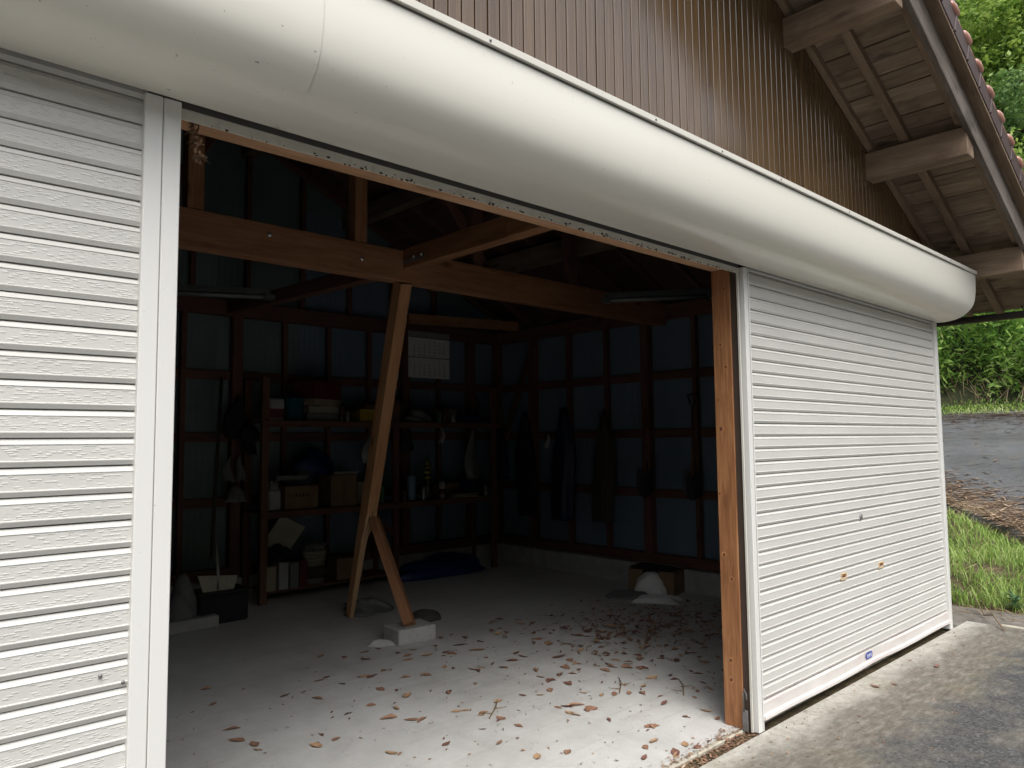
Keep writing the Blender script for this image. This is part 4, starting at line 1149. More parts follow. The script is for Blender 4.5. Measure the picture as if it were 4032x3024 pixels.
# lower shelf
t = thing('plastic_jug', 'pale plastic jug standing at the left end of the middle shelf', 'jug', (3.392, 5.06, ZM))
M = Matrix.Translation((3.392, 5.06, ZM))
bm = bmesh.new(); bm_box(bm, (-0.066, -0.055, 0), (0.066, 0.055, 0.215), 0.018)
vs = [v for v in bm.verts]
top = [bm.verts.new(p) for p in ((-0.05, -0.045, 0.214), (0.05, -0.045, 0.214), (0.05, 0.045, 0.214), (-0.05, 0.045, 0.214))]
t2 = [bm.verts.new(p) for p in ((-0.032, -0.02, 0.275), (-0.004, -0.02, 0.275), (-0.004, 0.02, 0.275), (-0.032, 0.02, 0.275))]
for k in range(4): bm.faces.new((top[k], top[(k + 1) % 4], t2[(k + 1) % 4], t2[k]))
bm.faces.new(t2)
part('jug_body', bm_mesh('jug_body', bm, M_WHITE), t, M)
bm = bmesh.new(); bm_tube(bm, [(0.045, 0, 0.21), (0.05, 0, 0.26), (0.03, 0, 0.282), (-0.005, 0, 0.27)], 0.009, 8)
part('jug_handle', bm_mesh('jug_handle', bm, M_WHITE), t, M)
bm = bmesh.new(); bm_lathe(bm, [(0.016, 0), (0.016, 0.022), (0.001, 0.024)], 12, (-0.018, 0, 0.275))
part('jug_cap', bm_mesh('jug_cap', bm, M_WHITE), t, M)
carton((3.68, 5.14, ZM), (0.37, 0.28, 0.235), 0.0, M_CARD, 'low printed cardboard box on the middle shelf beside the jug', None, False, 'box', 'h')
carton((4.155, 5.12, ZM), (0.31, 0.28, 0.33), 0.0, M_CARD, 'tall cardboard box with vertical black lettering on the middle shelf', None, False, 'box', 'v')
tray((3.58, 5.12, ZM + 0.30), (0.34, 0.2, 0.04), M_GREY, 'flat grey tray laid over the jug and low box')
tray((4.2, 5.12, ZM + 0.336), (0.28, 0.22, 0.02), M_WHITE, 'flat white tray on top of the tall cardboard box')
heap('navy_bag', (3.88, 5.18, ZM + 0.34), (0.24, 0.12, 0.24), M_BLUE, 'stuffed dark blue bag above the cardboard boxes', 'bag', 6, 0.2)
heap('crumpled_foil', (3.72, 5.06, ZM + 0.345), (0.07, 0.05, 0.05), M_CLEAR, 'crumpled foil scrap on the flat grey tray', 'scrap', 7, 0.5, 2)
def can(loc, r, h, mat, label, name='can', lidm=None, bands=()):
    t = thing(name, label, name.replace('_', ' '), loc)
    M = Matrix.Translation(loc)
    bm = bmesh.new(); bm_lathe(bm, [(r * 0.96, 0), (r, 0.006), (r, h - 0.006), (r * 0.9, h), (0.001, h)], 20)
    part('can_body', bm_mesh('can_body', bm, mat), t, M)
    for z0, z1, m in bands:
        bm = bmesh.new(); bm_lathe(bm, [(r + 0.001, z0), (r + 0.001, z1)], 20)
        part('can_label', bm_mesh('can_label', bm, m), t, M)
    if lidm:
        bm = bmesh.new(); bm_lathe(bm, [(r * 0.5, h), (r * 0.5, h + 0.035), (r * 0.35, h + 0.045), (0.001, h + 0.046)], 16)
        part('can_cap', bm_mesh('can_cap', bm, lidm), t, M)
    return t
can((5.10, 5.08, ZM), 0.052, 0.285, C('pale_blue_tin', (0.22, 0.36, 0.46), 0.35), 'pale blue tin on the middle shelf right of the prop', 'tin', None)
can((5.345, 5.1, ZM), 0.047, 0.40, C('dark_jar', (0.05, 0.05, 0.045), 0.3), 'tall dark jar with yellow stripes on the middle shelf', 'jar', M_STRIPE, ((0.24, 0.27, M_STRIPE), (0.30, 0.33, M_STRIPE), (0.36, 0.385, M_STRIPE)))
can((5.53, 5.05, ZM), 0.036, 0.20, M_WHITE, 'white spray can with a red band on the middle shelf', 'spray can', M_BLACK, ((0.05, 0.11, M_RED),))
bm = bmesh.new()
for k in range(4): bm_box(bm, (-0.21 + 0.01 * k, -0.13, k * 0.012), (0.21 - 0.013 * k, 0.13, k * 0.012 + 0.011), 0.002, Matrix.Rotation(0.08 * (k - 2), 4, 'Z'))
solo('magazine_pile', bm_mesh('magazine_pile', bm, M_CARDP), 'loose pile of pale magazines at the right of the middle shelf', 'magazines', Matrix.Translation((5.82, 5.08, ZM)))
heap('plastic_bag', (6.02, 5.12, ZM + 0.05), (0.16, 0.1, 0.26), M_NAVY, 'dark stuffed bag behind the pile of magazines', 'bag', 9, 0.3)
# floor-level shelf
for i, (x, w, h, m, lab) in enumerate(((3.336, 0.10, 0.235, M_CARDP, 'small tan carton at the left of the bottom shelf'), (3.466, 0.10, 0.26, M_WHITE, 'white carton on the bottom shelf beside a tan one'), (3.584, 0.09, 0.25, M_GREY, 'grey carton on the bottom shelf beside a white one'), (3.682, 0.085, 0.255, M_RED, 'slim red carton on the bottom shelf'))):
    carton((x, 5.06, 0.126), (w, 0.22, h), 0, m, lab)
t = thing('bucket_stack', 'stacked round tubs with ridged rims on the bottom shelf', 'buckets', (3.86, 5.08, 0.126))
bm = bmesh.new(); bm_lathe(bm, [(0.001, 0), (0.105, 0), (0.12, 0.24), (0.128, 0.24), (0.128, 0.255), (0.12, 0.255), (0.122, 0.28), (0.13, 0.28), (0.13, 0.295), (0.122, 0.295), (0.124, 0.32), (0.132, 0.32), (0.132, 0.335), (0.001, 0.335)], 28)
part('tub', bm_mesh('tub', bm, M_CREAM), t, Matrix.Translation((3.86, 5.08, 0.126)))
bm = bmesh.new(); bm_lathe(bm, [(0.118, 0.06), (0.12, 0.11), (0.12, 0.16), (0.114, 0.2)], 28)
part('tub_label', bm_mesh('tub_label', bm, M_KHAKI), t, Matrix.Translation((3.86, 5.08, 0.126)))
heap('grey_cloth_bundle', (3.86, 5.1, 0.462), (0.13, 0.1, 0.09), M_GREY, 'grey cloth bundle on top of the stacked tubs', 'cloth', 21, 0.3)
bm = bmesh.new(); bm_box(bm, (-0.15, -0.004, 0), (0.15, 0.004, 0.34), 0.001)
solo('folded_sheet', bm_mesh('folded_sheet', bm, M_CREAM), 'pale folded sheet leaning on the bottom shelf', 'sheet', Matrix.Translation((3.46, 5.16, 0.50)) @ Matrix.Rotation(math.radians(28), 4, 'Y') @ Matrix.Rotation(math.radians(20), 4, 'X'))
heap('dark_sack', (3.47, 5.12, 0.39), (0.14, 0.12, 0.14), M_BLACK, 'dark sack on the cartons of the bottom shelf', 'sack', 22, 0.3)
heap('blue_sheet_heap', (5.55, 5.1, 0.0), (0.66, 0.24, 0.22), M_BLUE, 'dark blue plastic sheeting heaped under the shelf', 'plastic sheet', 23, 0.22, 4)
r5 = random.Random(77)
M_TIN = C('dull_tin', (0.30, 0.30, 0.29), 0.35, metal=0.5); M_GRN = C('green_plastic', (0.05, 0.16, 0.07), 0.4); M_BRN = C('brown_glass_plastic', (0.10, 0.05, 0.03), 0.3)
for (x, y, z, rr, h, m, lab) in ((4.13, 4.99, ZT, 0.03, 0.16, M_BRN, 'slim brown bottle on the upper shelf right of the red carton'), (4.21, 5.02, ZT, 0.036, 0.11, M_TIN, 'small dull tin on the upper shelf beside a brown bottle'),
        (5.46, 5.0, ZT, 0.034, 0.12, M_GRN, 'small green tin on the upper shelf right of the wrapping'), (5.56, 5.03, ZT, 0.03, 0.17, M_BRN, 'brown bottle on the upper shelf left of the folded tarp'), (5.66, 5.0, ZT, 0.042, 0.10, M_TIN, 'squat tin on the upper shelf next to the folded tarp'),
        (4.55, 5.0, ZM, 0.045, 0.15, M_TIN, 'dull tin on the middle shelf hidden behind the prop'), (4.66, 5.02, ZM, 0.035, 0.19, M_GRN, 'green bottle on the middle shelf just left of the second upright'), (4.95, 5.0, ZM, 0.04, 0.12, M_BRN, 'brown tin on the middle shelf right of the second upright'), (5.22, 5.0, ZM, 0.032, 0.15, M_TIN, 'slim tin between the pale blue tin and the striped jar'),
        (6.18, 5.0, ZM, 0.04, 0.13, M_TIN, 'tin at the far right end of the middle shelf')):
    can((x, y, z), rr, h, m, lab, 'can', M_BLACK if h > 0.14 else None)
for (x, y, z, w, d, h, m, lab) in ((4.62, 5.22, ZT, 0.24, 0.16, 0.20, M_CARD, 'brown carton on the upper shelf behind the yellow box'), (5.72, 5.24, ZT, 0.22, 0.18, 0.17, M_CARDP, 'pale carton on the upper shelf behind the tins'), (4.55, 5.22, ZM, 0.26, 0.18, 0.24, M_CARDP, 'pale carton on the middle shelf behind the prop'), (5.75, 5.25, ZM, 0.3, 0.16, 0.16, M_CARD, 'brown carton at the back of the middle shelf above the magazines'), (4.25, 5.12, 0.126, 0.3, 0.26, 0.22, M_CARD, 'brown carton on the bottom shelf right of the tubs')):
    carton((x, y, z), (w, d, h), r5.uniform(-0.1, 0.1), m, lab)
bm = bmesh.new()
for k in range(3):
    a0 = r5.uniform(0, 6)
    bm_tube(bm, [(0.085 * math.cos(a0 + t_) * (1 + 0.05 * k), 0.012 * k, 0.12 * math.sin(a0 + t_)) for t_ in np.linspace(0, 6.2, 22)], 0.006, 6)
solo('coiled_rope', bm_mesh('coiled_rope', bm, M_KHAKI), 'coiled rope hanging on the back wall between calendar and side wall', 'rope', Matrix.Translation((6.33, 5.39, 2.05)))
# ---- hanging things
def hang(name, loc, w, h, d, mat, label, cat, seed, rot=0.0, shoulders=False, hemw=1.0):
    """a limp garment or bag hanging from a nail: folds, narrow top, wide bottom"""
    r = random.Random(seed)
    n, m = 26, 14
    V, F = [], []
    p1, p2 = r.uniform(0, 6), r.uniform(0, 6)
    for j in range(m + 1):
        t = j / m
        prof = (0.12 + 0.88 * min(1, t * (2.6 if shoulders else 1.5)) ** 0.8) * (1 - (1 - hemw) * t)
        for i in range(n):
            a = 2 * PI * i / n
            fold = 1 + 0.16 * math.sin(5 * a + p1 + t * 2) * min(1, t * 2) + 0.08 * math.sin(9 * a + p2)
            V.append((w / 2 * prof * math.cos(a) * fold + 0.02 * math.sin(t * 5 + p1), d / 2 * (0.4 + 0.6 * prof) * math.sin(a) * fold, -h * t + 0.015 * math.sin(3 * a + p2) * (t > 0.95)))
    for j in range(m):
        for i in range(n):
            F.append((j * n + i, (j + 1) * n + i, (j + 1) * n + (i + 1) % n, j * n + (i + 1) % n))
    F.append(tuple(range(n)))
    F.append(tuple(range(m * n + n - 1, m * n - 1, -1)))
    return solo(name, mesh(name, V, F, mat, True), label, cat, Matrix.Translation(loc) @ Matrix.Rotation(rot, 4, 'Z'))
R90 = math.radians(90)
hang('hanging_coat', (6.72, 5.33, 1.80), 0.25, 0.72, 0.12, M_NAVY, 'short dark navy coat hanging nearest the back corner', 'coat', 31, R90, True)
hang('hanging_coat', (6.72, 4.83, 1.95), 0.34, 1.32, 0.14, M_PURP, 'long dark purple coat hanging by the corner brace', 'coat', 32, R90, True, 0.8)
hang('hanging_coat', (6.72, 4.16, 1.97), 0.34, 1.36, 0.15, M_NAVY, 'long navy raincoat with a white cuff on the side wall', 'coat', 33, R90, True, 0.85)
hang('hanging_coat', (6.72, 3.52, 1.90), 0.28, 1.26, 0.14, M_KHAKI, 'brownish coat hanging nearest the two shovels', 'coat', 34, R90, True, 0.9)
hang('white_rag', (6.70, 4.41, 1.66), 0.07, 0.17, 0.05, M_WHITE, 'small white rag hanging beside the navy raincoat', 'rag', 35, R90)
hang('black_backpack', (3.14, 5.36, 2.06), 0.24, 0.42, 0.16, M_BLACK, 'black bag hanging on the wall post left of the shelf', 'bag', 36)
t = thing('peaked_hat', 'round black peaked hat hanging below the black bag', 'hat', (3.20, 5.3, 1.65))
bm = bmesh.new(); bm_lathe(bm, [(0.1, 0), (0.098, 0.05), (0.075, 0.095), (0.03, 0.115), (0.001, 0.118)], 20)
M = Matrix.Translation((3.21, 5.28, 1.66)) @ Matrix.Rotation(math.radians(70), 4, 'X') @ Matrix.Rotation(0.3, 4, 'Y')
part('hat_crown', bm_mesh('hat_crown', bm, M_BLACK), t, M)
bm = bmesh.new(); bm_box(bm, (-0.09, -0.2, -0.004), (0.09, -0.07, 0.004), 0.003)
part('hat_visor', bm_mesh('hat_visor', bm, M_BLACK), t, M)
for k, x in enumerate((3.05, 3.17)):
    hang('work_glove', (x, 5.34, 1.45), 0.09, 0.25, 0.05, M_GREY, 'left grey work glove hanging under the black peaked hat' if k == 0 else 'right grey work glove hanging under the black peaked hat', 'glove', 41 + k)
heap('grey_bucket_bag', (3.09, 5.25, 1.0), (0.11, 0.08, 0.15), M_GREY, 'grey bag hanging under the work gloves', 'bag', 43, 0.3)
hang('shopping_bag', (4.455, 4.98, 1.66), 0.16, 0.32, 0.08, M_CLEAR, 'pale plastic bag hanging under the upper shelf, left of the prop', 'bag', 44)
hang('dark_hat', (4.99, 5.0, 1.72), 0.15, 0.24, 0.1, M_BLACK, 'dark hat hanging under the upper shelf right of the prop', 'hat', 45)
hang('white_rag', (5.49, 5.0, 1.745), 0.06, 0.18, 0.05, M_WHITE, 'thin white rag hanging under the middle of the upper shelf', 'rag', 46)
hang('plastic_bag', (5.96, 5.0, 1.72), 0.2, 0.60, 0.08, M_CLEAR, 'long cloudy plastic bag hanging under the upper shelf', 'bag', 47)
hang('dark_apron', (2.42, 5.36, 1.70), 0.26, 0.62, 0.06, M_BLACK, 'dark apron hanging beside the left edge of the opening', 'apron', 48, 0, True)
# ---- calendar on the back wall, two months on one sheet
cal = thing('wall_calendar', 'white two-month calendar on the back wall behind the leaning prop', 'calendar', (5.62, 5.41, 2.66))
part('calendar_sheet', box_me('calendar_sheet', (5.29, 5.408, 2.375), (5.93, 5.411, 2.955), M_PAPER), cal)
part('calendar_header', box_me('calendar_header', (5.29, 5.4065, 2.885), (5.93, 5.4078, 2.955), C('calendar_header_print', (0.42, 0.40, 0.38), 0.8)), cal)
bm = bmesh.new()
for z in (2.882, 2.632): bm_box(bm, (5.29, 5.4062, z - 0.004), (5.93, 5.4077, z + 0.004))
part('calendar_rule', bm_mesh('calendar_rule', bm, M_INK), cal)
NV, NF = [], []
def text(body, size, loc):
    cu = bpy.data.curves.new('numeral', 'FONT')
    cu.body = body
    cu.size = size
    cu.resolution_u = 2
    o = bpy.data.objects.new('numeral', cu)
    COL.objects.link(o)
    me = bpy.data.meshes.new_from_object(o)
    b = len(NV)
    NV.extend([(loc[0] + v.co.x, loc[1], loc[2] + v.co.y) for v in me.vertices])
    NF.extend([tuple(b + q for q in p.vertices) for p in me.polygons])
    bpy.data.objects.remove(o)
    bpy.data.meshes.remove(me)
for z0, start, days in ((2.83, 2, 31), (2.58, 5, 30)):
    row = ['  '] * start + ['%2d' % d for d in range(1, days + 1)]
    for k in range(5):
        for c, s in enumerate(row[k * 7:k * 7 + 7]):
            if s.strip(): text(s, 0.034, (5.36 + c * 0.078, 5.4068, z0 - 0.012 - k * 0.042))
part('calendar_numerals', mesh('calendar_numerals', NV, NF, M_INK), cal)['kind'] = 'stuff'
# ---- fluorescent fittings (unlit)
M_TUBE = C('unlit_tube_glass', (0.20, 0.22, 0.215), 0.3); M_FIT = C('grey_lamp_housing', (0.13, 0.14, 0.14), 0.5)
def lamp(p0, p1, label):
    p0, p1 = Vector(p0), Vector(p1)
    t = thing('strip_lamp', label, 'lamp', (p0 + p1) / 2, 'strip lamps under the roof beams')
    timber('lamp_housing', p0, p1, 0.085, 0.05, M_FIT, t)
    x = (p1 - p0).normalized(); y = Vector((0, 0, 1)).cross(x)
    for s in (-1, 1):
        bm = bmesh.new(); bm_tube(bm, [p0 + x * 0.03 + y * s * 0.026 - Vector((0, 0, 0.045)), p1 - x * 0.03 + y * s * 0.026 - Vector((0, 0, 0.045))], 0.014, 10)
        part('lamp_tube', bm_mesh('lamp_tube', bm, M_TUBE), t)
    for p in (p0 + x * 0.015, p1 - x * 0.015):
        bm = bmesh.new(); bm_box(bm, p + Vector((-0.045, -0.03, -0.065)), p + Vector((0.045, 0.03, -0.02)), 0.003)
        part('lamp_holder', bm_mesh('lamp_holder', bm, M_FIT), t)
lamp((5.15, 2.15, 2.875), (6.05, 1.63, 2.955), 'unlit strip lamp beside the right-hand post')
lamp((1.75, 4.55, 2.90), (2.77, 3.84, 2.86), 'unlit strip lamp at the left edge of the opening')
# ---- tools
def shovel(loc, label):
    t = thing('shovel', label, 'shovel', (loc[0], loc[1], loc[2]), 'shovels hung on the side wall')
    M = Matrix.Translation(loc) @ Matrix.Rotation(R90, 4, 'Z') @ Matrix.Rotation(math.radians(3), 4, 'X')
    bm = bmesh.new(); bm_tube(bm, [(0, 0, 0.24), (0, -0.012, 0.62), (0, 0, 0.98)], 0.0165, 10)
    part('shaft', bm_mesh('shaft', bm, W_SHELF), t, M)
    bm = bmesh.new()
    bm_tube(bm, [(0, 0, 0.96), (-0.035, 0, 1.02), (-0.06, 0, 1.105), (0.06, 0, 1.105), (0.035, 0, 1.02), (0, 0, 0.96)], 0.012, 8)
    part('grip', bm_mesh('grip', bm, M_IRON), t, M)
    n = 8
    V, F = [], []
    for j, (z, w) in enumerate(((0.30, 0.10), (0.285, 0.115), (0.2, 0.12), (0.1, 0.115), (0.03, 0.085), (-0.01, 0.02))):
        for i in range(n + 1):
            u = -1 + 2 * i / n
            V.append((u * w, 0.028 * (1 - u * u) * -1, z))
    for j in range(5):
        for i in range(n): F.append((j * (n + 1) + i, j * (n + 1) + i + 1, (j + 1) * (n + 1) + i + 1, (j + 1) * (n + 1) + i))
    bm = bmesh.new(); bm.from_mesh(mesh('tmp', V, F, M_IRON)); bm.normal_update(); bmesh.ops.solidify(bm, geom=bm.faces[:], thickness=0.003)
    bm_tube(bm, [(0, -0.02, 0.2), (0, -0.012, 0.4)], [0.026, 0.02], 8)
    part('blade', bm_mesh('blade', bm, M_IRON), t, M)
    return t
sv = shovel((6.74, 2.955, 0.95), 'dark shovel hung blade down on the side wall post')
shovel((6.74, 2.345, 0.95), 'dark shovel hung blade down nearest the entrance post')
t = thing('snow_scoop', 'pale wide scoop with a long handle leaning at the left wall', 'snow scoop', (2.66, 4.75, 0))
bm = bmesh.new()
V = [(2.495, 4.62, 0.425), (2.845, 4.60, 0.39), (2.80, 4.585, 0.265), (2.535, 4.60, 0.28)]
bm.faces.new([bm.verts.new(p) for p in V])
bm.normal_update(); bmesh.ops.solidify(bm, geom=bm.faces[:], thickness=0.012)
for u in (0.3, 0.72):
    a = Vector(V[0]).lerp(Vector(V[1]), u); b = Vector(V[3]).lerp(Vector(V[2]), u)
    bm_tube(bm, [a + Vector((0, -0.008, 0)), b + Vector((0, -0.008, 0))], 0.006, 6)
part('scoop_blade', bm_mesh('scoop_blade', bm, M_CREAM), t)
bm = bmesh.new(); bm_tube(bm, [(2.665, 4.575, 0.29), (2.672, 4.60, 0.42), (2.72, 4.8, 0.75)], 0.014, 8)
part('scoop_handle', bm_mesh('scoop_handle', bm, M_WHITE), t)
bm = bmesh.new(); bm_tube(bm, [(2.76, 5.0, 0.50), (2.86, 5.16, 1.4), (2.965, 5.35, 2.25)], 0.018, 8)
solo('bamboo_pole', bm_mesh('bamboo_pole', bm, M_KHAKI), 'long pale pole leaning on the back wall left of the shelf', 'pole')
t = thing('storage_bin', 'dark low bin on the floor in front of the scoop', 'bin', (2.72, 4.72, 0))
M = Matrix.Translation((2.70, 4.66, 0))
bm = bmesh.new(); bm_box(bm, (-0.22, -0.14, 0), (0.22, 0.14, 0.26), 0.015)
part('bin_body', bm_mesh('bin_body', bm, M_BLACK), t, M)
bm = bmesh.new(); bm_box(bm, (-0.23, -0.15, 0.262), (0.23, 0.15, 0.28), 0.006)
part('bin_lid', bm_mesh('bin_lid', bm, M_IRON), t, M)
heap('grey_bag', (2.36, 4.60, 0.0), (0.12, 0.12, 0.42), M_GREY, 'grey sack standing on the floor at the left edge', 'sack', 51, 0.2)
bm = bmesh.new(); bm_box(bm, (1.5, 4.43, 0), (2.62, 5.37, 0.10), 0.008)
solo('concrete_plinth', bm_mesh('concrete_plinth', bm, M_FOUND), 'low concrete plinth at the back left of the floor', 'plinth')
heap('plastic_scrap', (3.86, 4.0, 0.0), (0.22, 0.16, 0.13), C('dull_clear_plastic', (0.22, 0.22, 0.21), 0.4, bump=0.5), 'crumpled clear plastic on the floor behind the prop', 'plastic', 52, 0.5, 4)
t = heap('round_basket', (4.05, 3.38, 0.0), (0.15, 0.13, 0.085), C('grey_bundle', (0.10, 0.095, 0.085), 0.9), 'dark round lump on the floor behind the concrete block', 'bundle', 53, 0.12)
# cardboard box with a white sack, folded sheet in front
bxm = Matrix.Translation((6.48, 2.63, 0)) @ Matrix.Rotation(math.radians(12), 4, 'Z')
t = thing('open_carton', 'open cardboard box by the side wall footing', 'box', (6.48, 2.63, 0))
bm = bmesh.new()
for a, b in (((-0.15, -0.25, 0), (0.15, 0.25, 0.008)), ((-0.15, -0.25, 0.008), (0.15, -0.243, 0.24)), ((-0.15, 0.243, 0.008), (0.15, 0.25, 0.24)), ((-0.15, -0.243, 0.008), (-0.143, -0.09, 0.235)), ((-0.15, 0.09, 0.008), (-0.143, 0.243, 0.235)), ((0.143, -0.243, 0.008), (0.15, 0.243, 0.24))):
    bm_box(bm, a, b)
part('carton_body', bm_mesh('carton_body', bm, M_CARD), t, bxm)
bm = bmesh.new(); bm_box(bm, (-0.15, -0.25, 0.241), (0.16, 0.25, 0.246), 0, Matrix.Rotation(0.05, 4, 'X'))
part('lid_flap', bm_mesh('lid_flap', bm, M_BLACK), t, bxm)
heap('white_sack', (6.36, 2.62, 0.0), (0.15, 0.19, 0.215), flat('white_sack_weave', (0.62, 0.62, 0.59), 0.7, 0.1, 20, 0.5), 'white sack stuffed into the open cardboard box', 'sack', 63, 0.16, 4)
def folded(name, loc, w, d, mat, label, seed, rot):
    r = random.Random(seed)
    n = 16
    V, F = [], []
    for s in (1, 0):
        for j in range(n + 1):
            for i in range(n + 1):
                u, v = i / n - 0.5, j / n - 0.5
                e = (1 - (2 * abs(u)) ** 6) * (1 - (2 * abs(v)) ** 6)
                V.append((u * w * (1 + 0.08 * math.sin(v * 9 + seed)), v * d * (1 + 0.1 * math.sin(u * 7 + seed)), s * e * (0.035 + 0.012 * math.sin(u * 14 + v * 5 + seed) + r.uniform(-0.003, 0.003)) + 0.002))
    m = (n + 1) ** 2
    for j in range(n):
        for i in range(n):
            a = j * (n + 1) + i
            F.append((a, a + 1, a + n + 2, a + n + 1)); F.append((m + a, m + a + n + 1, m + a + n + 2, m + a + 1))
    return solo(name, mesh(name, V, F, mat, True), label, 'sheet', Matrix.Translation(loc) @ Matrix.Rotation(rot, 4, 'Z'))
folded('white_sheet', (6.08, 2.70, 0.0), 0.34, 0.42, M_GREY, 'greyish folded sheet on the floor, far half by the box', 2, 0.6)
folded('white_sheet', (6.10, 2.36, 0.0), 0.30, 0.44, flat('white_sheet_cloth', (0.62, 0.62, 0.59), 0.8, 0.1, 20, 0.3), 'white folded sheet on the floor in front of the box', 5, 0.5)
# dried nest hanging from the lintel
nest = thing('dried_nest', 'dried tangled insect nest hanging under the lintel at the left', 'nest', (0.79, 0.09, 2.48))
bm = bmesh.new()
rs = random.Random(9)
for k in range(60):
    t_ = rs.random()
    c = Vector((0.772 + 0.018 * t_ + rs.uniform(-0.016, 0.016) * (1 - 0.4 * t_), 0.072 + rs.uniform(-0.012, 0.012), 2.532 - 0.115 * t_))
    bmesh.ops.create_icosphere(bm, subdivisions=1, radius=rs.uniform(0.003, 0.008), matrix=Matrix.Translation(c) @ Matrix.Diagonal((0.8, 0.8, rs.uniform(0.8, 1.8), 1)))
part('nest_clumps', bm_mesh('nest_clumps', bm, M_CRUMB), nest)
bm = bmesh.new()
for k in range(40):
    t_ = rs.random()
    c = Vector((0.772 + 0.018 * t_, 0.072, 2.53 - 0.112 * t_))
    bm_tube(bm, [c, c + Vector((rs.uniform(-0.03, 0.03), rs.uniform(-0.015, 0.015), rs.uniform(-0.03, 0.01)))], 0.0012, 3)
part('nest_threads', bm_mesh('nest_threads', bm, M_STRAW), nest)

# ================================================================== FALLEN LEAVES
def leaf_mesh(seed, mat):
    r = random.Random(seed)
    out = [(0.0, 0.0), (0.12, 0.12), (0.30, 0.21), (0.52, 0.23), (0.74, 0.16), (0.9, 0.07), (1.0, 0.0)]
    curl, bend, tw = r.uniform(0.15, 0.75), r.uniform(-0.15, 0.5), r.uniform(-0.6, 0.6)
    V, F = [], []
    for x, w in out:
        for s in (-1, -0.5, 0, 0.5, 1):
            ww = w * (1 + r.uniform(-0.18, 0.18))
            y = s * ww
            z = curl * (abs(y) ** 1.5) * 1.6 + bend * (x - 0.45) ** 2 + tw * y * (x - 0.5) * 0.8 + 0.012 * r.random()
            V.append((x - 0.5, y, z))
    for i in range(len(out) - 1):
        for k in range(4): F.append((i * 5 + k, i * 5 + k + 1, (i + 1) * 5 + k + 1, (i + 1) * 5 + k))
    mz = min(v[2] for v in V)
    V = [(x, y, z - mz + 0.004) for x, y, z in V]
    return mesh('fallen_leaf', V, F, mat, True)
LM = [leaf_mesh(100 + k, M_DLEAF[k % 4]) for k in range(16)]
spots = [(2.47, 1.59, 0.106), (2.76, 1.82, 0.096), (2.51, 1.84, 0.065), (2.71, 2.05, 0.089), (3.1, 1.35, 0.075), (2.92, 0.98, 0.068), (3.38, 0.97, 0.12), (3.27, 0.87, 0.071), (3.44, 0.46, 0.094), (3.28, 0.33, 0.073), (3.24, 0.17, 0.086), (3.47, 1.27, 0.078), (3.36, 1.25, 0.057), (3.72, 2.28, 0.13), (3.72, 2.49, 0.108), (3.86, 1.92, 0.09), (4.24, 2.03, 0.13), (4.04, 1.73, 0.13), (3.88, 1.52, 0.097), (3.58, 1.83, 0.086), (4.74, 2.06, 0.115), (4.66, 1.83, 0.111), (5.97, 2.35, 0.14), (2.59, 1.43, 0.105), (2.88, 1.25, 0.053), (2.21, 1.17, 0.078), (3.7, 1.63, 0.096), (4.27, 1.39, 0.078), (4.41, 1.28, 0.1), (4.27, 1.73, 0.093), (4.34, 1.9, 0.096), (4.45, 1.67, 0.082), (4.82, 1.8, 0.1), (4.24, 1.17, 0.064), (4.27, 1.59, 0.068), (4.12, 1.31, 0.075), (3.27, 2.54, 0.091), (3.21, 2.45, 0.09), (3.38, 2.45, 0.091), (3.0, 2.69, 0.09), (3.95, 0.9, 0.069), (3.63, 0.98, 0.057), (3.58, 1.09, 0.058), (3.4, 1.95, 0.075), (3.47, 1.93, 0.065), (3.54, 2.32, 0.046), (1.71, 1.89, 0.099), (1.75, 2.06, 0.103), (1.74, 1.69, 0.056), (2.22, 2.37, 0.087), (2.33, 2.34, 0.059), (1.83, 2.53, 0.066), (2.1, 1.53, 0.066), (1.91, 2.85, 0.07), (2.08, 2.67, 0.04), (2.8, 2.98, 0.091), (3.36, 0.19, 0.074), (3.38, 0.13, 0.06), (3.22, 0.15, 0.08), (3.57, 0.07, 0.05), (3.66, 0.06, 0.05)]
r = random.Random(21)
while len(spots) < 145:           # the drift blown against the right-hand wall
    x, y = r.gauss(5.25, 0.58), r.gauss(1.75, 0.45)
    if 3.9 < x < 6.5 and 0.25 < y < 3.0: spots.append((x, y, r.uniform(0.05, 0.105)))
while len(spots) < 292:
    x, y = r.uniform(1.7, 4.9), r.uniform(0.2, 2.9)
    if r.random() < 0.10 + 0.28 * (x - 1.7) - 0.24 * max(0, y - 2.3): spots.append((x, y, r.uniform(0.045, 0.095)))
OWN = {8: 'big upcurled tan leaf on the floor near the entrance post', 9: 'tan leaf just in front of the big upcurled one near the post', 46: 'tan leaf nearest the bottom left corner of the floor',
       47: 'long leaf second nearest the left guide rails', 22: 'brown leaf right beside the white folded sheet', 59: 'round tan leaf at the threshold touching the entrance post',
       58: 'large tan leaf at the threshold at the bottom edge', 55: 'lone leaf on the dark floor left of the concrete block', 60: 'rounded leaf at the foot of the white guide rail', 53: 'leaf farthest left on the dim part of the floor'}
